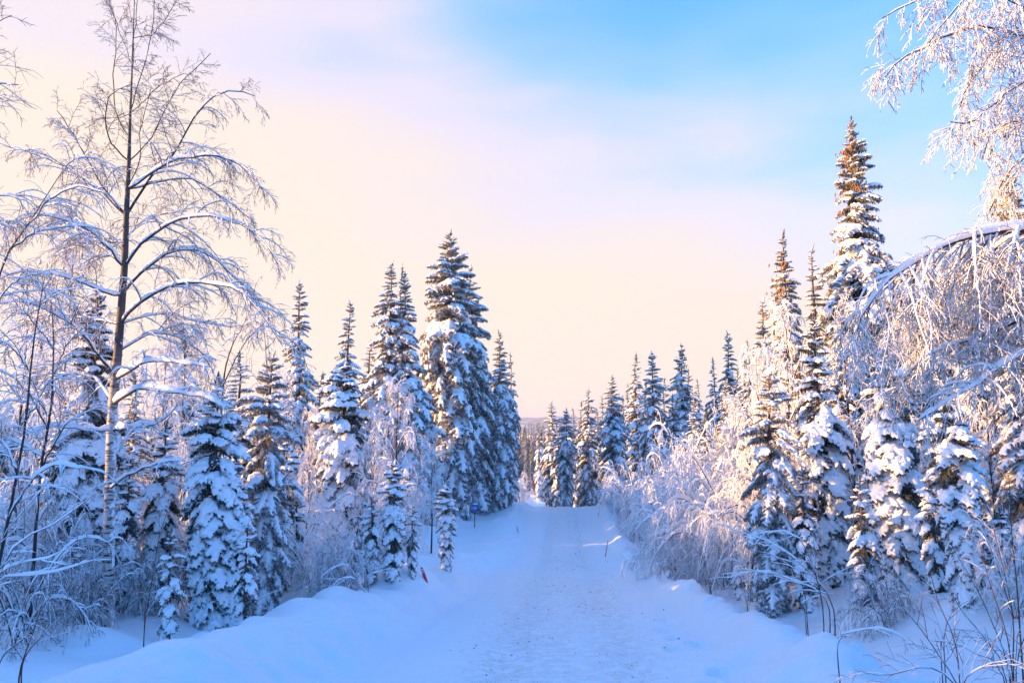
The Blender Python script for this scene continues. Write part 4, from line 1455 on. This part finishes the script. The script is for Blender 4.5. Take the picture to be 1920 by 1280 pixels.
# ------------------------------------------------------------ bare stems in the foreground
def stems(name, label, Y0, items, seed, sr=0.006, n2=5, n3=3, l2=0.22, snow=0.7, cat='shrub', group='bare stems poking from the snow'):
    r = np.random.default_rng(seed)
    b0 = None
    lst = []
    for path in items:
        Pp = np.array([at(px, py, Y0 + 0.06 * i * (1 if (seed + len(lst)) % 2 else -1)) for i, (px, py) in enumerate(path)])
        g = Pp[0].copy(); g[2] = float(H(g[0], g[1])) - 0.05
        if Pp[0, 2] > g[2] + 0.02:
            Pp = np.vstack([g, Pp])
        else:
            Pp[0] = g
        if b0 is None:
            b0 = g
        lst.append(resample(Pp, 12))
    root = thing(name, label, cat, tuple(b0), 0, group)
    for P in lst:
        bark, sn = twigged_limb(P - b0, sr, 0.0022, r, n2, n3, l2, 0.5, 0.2, 0.2, snow=snow, twig_r=0.0024, t0=0.35, spread=(20, 50), sbase=0.004)
        b = obj('stem', new_mesh('stem', bark, [M_BARE, M_BARE]), root)
        obj('snow_load', new_mesh('snow_load', sn, M_SNOW), b)
    return root


stems('bare_shrub', 'fan of bare reddish stems rising at the lower right corner', 5.6,
      [[(1892, 1262), (1870, 1190), (1835, 1110), (1795, 1040)], [(1898, 1262), (1885, 1180), (1855, 1090), (1835, 1010)], [(1885, 1265), (1850, 1200), (1800, 1140), (1770, 1080)],
       [(1900, 1260), (1900, 1160), (1880, 1060), (1860, 980)], [(1880, 1262), (1830, 1225), (1790, 1205), (1740, 1200)], [(1905, 1258), (1925, 1180), (1930, 1100)]], 1)
stems('bare_shrub', 'single tall dark stem standing by the right edge', 6.2, [[(1915, 1220), (1907, 1100), (1897, 1000), (1892, 900)]], 2, sr=0.010, n2=7, l2=0.35)
stems('bare_shrub', 'long straight twigs crossing the snow left of the lower right fan of stems', 5.4,
      [[(1795, 1285), (1765, 1235), (1720, 1170), (1650, 1090)], [(1790, 1285), (1740, 1250), (1660, 1265), (1600, 1255)], [(1800, 1285), (1790, 1200), (1760, 1130), (1745, 1075)], [(1805, 1285), (1840, 1250), (1900, 1235)]], 3, n2=8, l2=0.28)
stems('bare_shrub', 'arched snow-bent twig right of the snow heap', 6.8, [[(1572, 1200), (1610, 1182), (1655, 1178), (1695, 1195), (1712, 1216)]], 4, snow=1.6, n2=6)
stems('bare_shrub', 'second arched twig between the bent one and the fan of stems', 6.4, [[(1765, 1195), (1800, 1180), (1850, 1190), (1880, 1225)], [(1770, 1195), (1790, 1150), (1830, 1120)]], 5, snow=1.6, n2=6)
stems('bare_shrub', 'sparse brown twigs in the snow right of the ditch', 10.5, [[(1510, 1120), (1490, 1070), (1450, 1040), (1400, 1030)], [(1510, 1120), (1530, 1060), (1525, 1010)], [(1515, 1122), (1560, 1080), (1600, 1060)]], 6, n2=8, l2=0.4, snow=1.0, sr=.005)
stems('fallen_branch', 'low snow-covered branches reaching left out of the right-hand wood', 10.2, [[(1560, 1130), (1500, 1055), (1440, 1015), (1370, 992)], [(1540, 1120), (1500, 1010), (1440, 998), (1375, 1012)], [(1550, 1125), (1480, 1085), (1420, 1070), (1360, 1085)]], 7, n2=12, l2=0.45, snow=2.0, sr=.009, cat='branch', group='snow-covered branches by the right wood')
stems('bare_shrub', 'small twigs poking from the ditch snow beside the ploughed edge', 14, [[(1330, 1090), (1320, 1050), (1300, 1010)], [(1332, 1090), (1345, 1050), (1350, 1020)], [(1335, 1090), (1370, 1060), (1400, 1055)]], 8, n2=7, l2=0.35, sr=.007)
stems('bare_shrub', 'thin dead grass-like twigs below the bowing round bush', 12.5, [[(1400, 1130), (1390, 1090), (1370, 1070)], [(1402, 1130), (1410, 1090), (1440, 1075)], [(1405, 1130), (1425, 1110), (1470, 1105)]], 9, n2=6, l2=0.25, sr=.005)
stems('bare_shrub', 'forked dark twig in the blue snow at the lower left', 5.2, [[(38, 1255), (60, 1190), (78, 1140), (100, 1110)], [(45, 1235), (90, 1180), (120, 1150)], [(0, 1240), (40, 1200), (62, 1180)]], 10, n2=4, l2=0.2, sr=.006, snow=0.5)
stems('bare_shrub', 'long snow-lined twigs reaching right from the left edge', 6.6, [[(-30, 1150), (0, 1085), (90, 1075), (190, 1045)], [(-30, 1130), (20, 1060), (80, 1050), (118, 1032)], [(-30, 1120), (10, 1000), (60, 940), (110, 880)], [(-20, 1140), (30, 1020), (90, 990), (180, 925)]], 11, n2=8, l2=0.3, sr=.009, snow=2.0)
stems('bare_shrub', 'thin reddish twig curving up in front of the nearest left spruce', 8.6, [[(272, 1165), (285, 1090), (300, 1000), (325, 930)], [(275, 1120), (300, 1108), (330, 1100)]], 12, n2=5, l2=0.25, sr=.007)
stems('bare_shrub', 'small twigs on the snow beside the round mound', 9.5, [[(462, 1175), (490, 1145), (500, 1120)], [(460, 1175), (478, 1130), (520, 1105)]], 13, n2=5, l2=0.2, sr=.005)
stems('bare_shrub', 'drooping frosted twig tuft left of the red leaning stake', 12.0, [[(690, 1120), (665, 1085), (640, 1085), (620, 1100)], [(692, 1120), (690, 1080), (715, 1070)], [(690, 1120), (650, 1060), (612, 1070)]], 14, n2=9, l2=0.4, sr=.006, snow=1.6)

# ------------------------------------------------------------ sign and stakes
def plain(name, col, rough=0.5, metal=0.0):
    m, nt, N, L, bs = mat(name)
    n = add_noise(nt, 12.0, 3, 0.6)
    L.new(mixcol(nt, maprange(nt, n.outputs['Fac'], 0.2, 0.8), tuple(c * 0.85 for c in col), tuple(min(1, c * 1.1) for c in col)), bs.inputs['Base Color'])
    bs.inputs['Roughness'].default_value = rough; bs.inputs['Metallic'].default_value = metal
    return m


m_red_p = plain('red_stake_plastic', (0.62, 0.035, 0.05), 0.45)
m_orange = plain('orange_stake_plastic', (0.75, 0.12, 0.05), 0.45)
m_reflect = plain('white_reflective_band', (0.75, 0.72, 0.72), 0.3)
m_post = plain('dark_sign_post', (0.05, 0.045, 0.06), 0.6)
m_blue = plain('blue_sign_face', (0.015, 0.10, 0.55), 0.4)
m_white = plain('white_sign_letter', (0.8, 0.8, 0.82), 0.4)


def stake(label, px_b, py_b, px_t, py_t, r0, m, band=True, reflect=False):
    b = hit(px_b, py_b); b[2] = H(b[0], b[1]) - 0.03
    t = at(px_t, py_t, b[1])
    root = thing('marker_stake', label, 'marker stake', tuple(b), 0, 'snow stakes marking the road edge')
    d = t - b
    K = 8
    P = b[None] + d[None] * np.linspace(0, 1, K)[:, None] - b
    R = np.full(K, r0); R[-1] = r0 * 0.3
    P[-1] = P[-2] + (P[-1] - P[-2]) * 0.98
    obj('pole', new_mesh('pole', [(*tubes(P, R, 10), 0)], m), root)
    for (a, c) in ((0.80, 0.88), (0.68, 0.73)):
        Q = d[None] * np.linspace(a, c, 3)[:, None]
        obj('reflector_band', new_mesh('reflector_band', [(*tubes(Q, np.full(3, r0 + 0.003), 10), 0)], m_reflect), root)
    cap = d[None] * np.array([0.985, 1.0, 1.02])[:, None]
    obj('snow_cap', new_mesh('snow_cap', [(*tubes(cap, np.array([r0 * 1.4, r0 * 1.5, r0 * 0.2]), 8), 0)], M_SNOW), root)
    return root


stake('thick red stake with pale edge leaning left in the bank, nearest on the left', 801, 1092, 790, 1062, 0.028, m_red_p)
stake('thin orange stake on the left edge of the road, below the blue sign', 972, 998, 969, 984, 0.020, m_orange)
stake('thin orange stake on the right edge of the road, nearer of the two there', 1135, 1043, 1140, 1011, 0.018, m_orange)
stake('farthest orange stake, up by the brow on the right', 1121, 968, 1124, 955, 0.022, m_orange)


def box(cx, cy, cz, sx, sy, sz):
    v = np.array([[x, y, z] for x in (-1, 1) for y in (-1, 1) for z in (-1, 1)], float) * np.array([sx, sy, sz]) / 2 + np.array([cx, cy, cz])
    f = np.array([[0, 1, 3, 2], [4, 6, 7, 5], [0, 4, 5, 1], [2, 3, 7, 6], [0, 2, 6, 4], [1, 5, 7, 3]])
    return v, f


def sign():
    b = hit(890, 989); b[2] = float(H(b[0], b[1]))
    s = b[1] / FPX
    root = thing('passing_place_sign', 'small blue sign with a white M on a dark post left of the road', 'road sign', tuple(b), 0)
    zc = 36 * s
    sw, sh = 9.5 * s, 12.5 * s
    V_, F_ = tubes(np.array([[-0.6 * s, 0, -0.2], [0, 0.0, 15 * s], [0.4 * s, 0, zc + sh * 0.3]]), np.full(3, 0.85 * s), 8)
    obj('post', new_mesh('post', [(V_, F_, 0)], m_post), root)
    obj('sign_face', new_mesh('sign_face', [(*box(0.5 * s, -1.1 * s, zc, sw, 0.3 * s, sh), 0)], m_blue, False), root)
    w_ = 1.0 * s; lh = sh * 0.44; lx = sw * 0.27; z0 = zc - lh / 2 - 0.6 * s; z1 = zc + lh / 2 - 0.6 * s
    yf = -1.1 * s - 0.15 * s - 0.004
    polys = []
    def bar(x0, za, x1, zb):
        return np.array([[x0 - w_ / 2, yf, za], [x0 + w_ / 2, yf, za], [x1 + w_ / 2, yf, zb], [x1 - w_ / 2, yf, zb]])
    xs = 0.5 * s
    mid = zc - lh * 0.25 - 0.6 * s
    V4 = [np.array(q) for q in (
        [[xs - lx, yf, z0], [xs - lx + w_, yf, z0], [xs - lx + w_, yf, z1 - 1.6 * w_], [xs, yf, mid - w_ * 0.4], [xs + lx - w_, yf, z1 - 1.6 * w_], [xs + lx - w_, yf, z0], [xs + lx, yf, z0], [xs + lx, yf, z1], [xs + lx - w_, yf, z1], [xs, yf, mid + w_], [xs - lx + w_, yf, z1], [xs - lx, yf, z1]],)]
    v = V4[0]
    f4 = [[0, 1, 2, 11], [2, 3, 9, 10], [3, 4, 8, 9], [4, 5, 6, 7]]
    f3 = [[2, 10, 11], [4, 7, 8]]
    meh = new_mesh('letter', [(v, np.array(f4), 0), (v, np.array(f3), 0)], m_white, False)
    obj('letter', meh, root)
    c = np.array([[-sw * 0.5 + 0.5 * s, -1.1 * s, zc + sh / 2 + .3 * s], [0.5 * s, -1.1 * s, zc + sh / 2 + 0.9 * s], [sw * 0.5 + 0.5 * s, -1.1 * s, zc + sh / 2 + .3 * s]])
    obj('snow_cap', new_mesh('snow_cap', [(*tubes(resample(c, 7), np.array([.2, .9, 1.1, 1.2, 1.1, .9, .2]) * s, 8), 0)], M_SNOW), root)


sign()


# ------------------------------------------------------------ thin winter haze
def haze():
    V_, F_ = box(0, 1500, 16, 9000, 9000, 108)
    me = new_mesh('haze', [(V_, F_, 0)], [], False)
    m = bpy.data.materials.new('haze'); m.use_nodes = True
    nt = m.node_tree; nt.nodes.clear()
    o = nt.nodes.new('ShaderNodeOutputMaterial'); v = nt.nodes.new('ShaderNodeVolumePrincipled')
    v.inputs['Density'].default_value = HAZE
    v.inputs['Color'].default_value = (0.93, 0.95, 1.0, 1)
    v.inputs['Anisotropy'].default_value = 0.2
    nt.links.new(v.outputs[0], o.inputs['Volume'])
    me.materials.append(m)
    obj('haze', me, kind='stuff')


HAZE = 0.00026
haze()
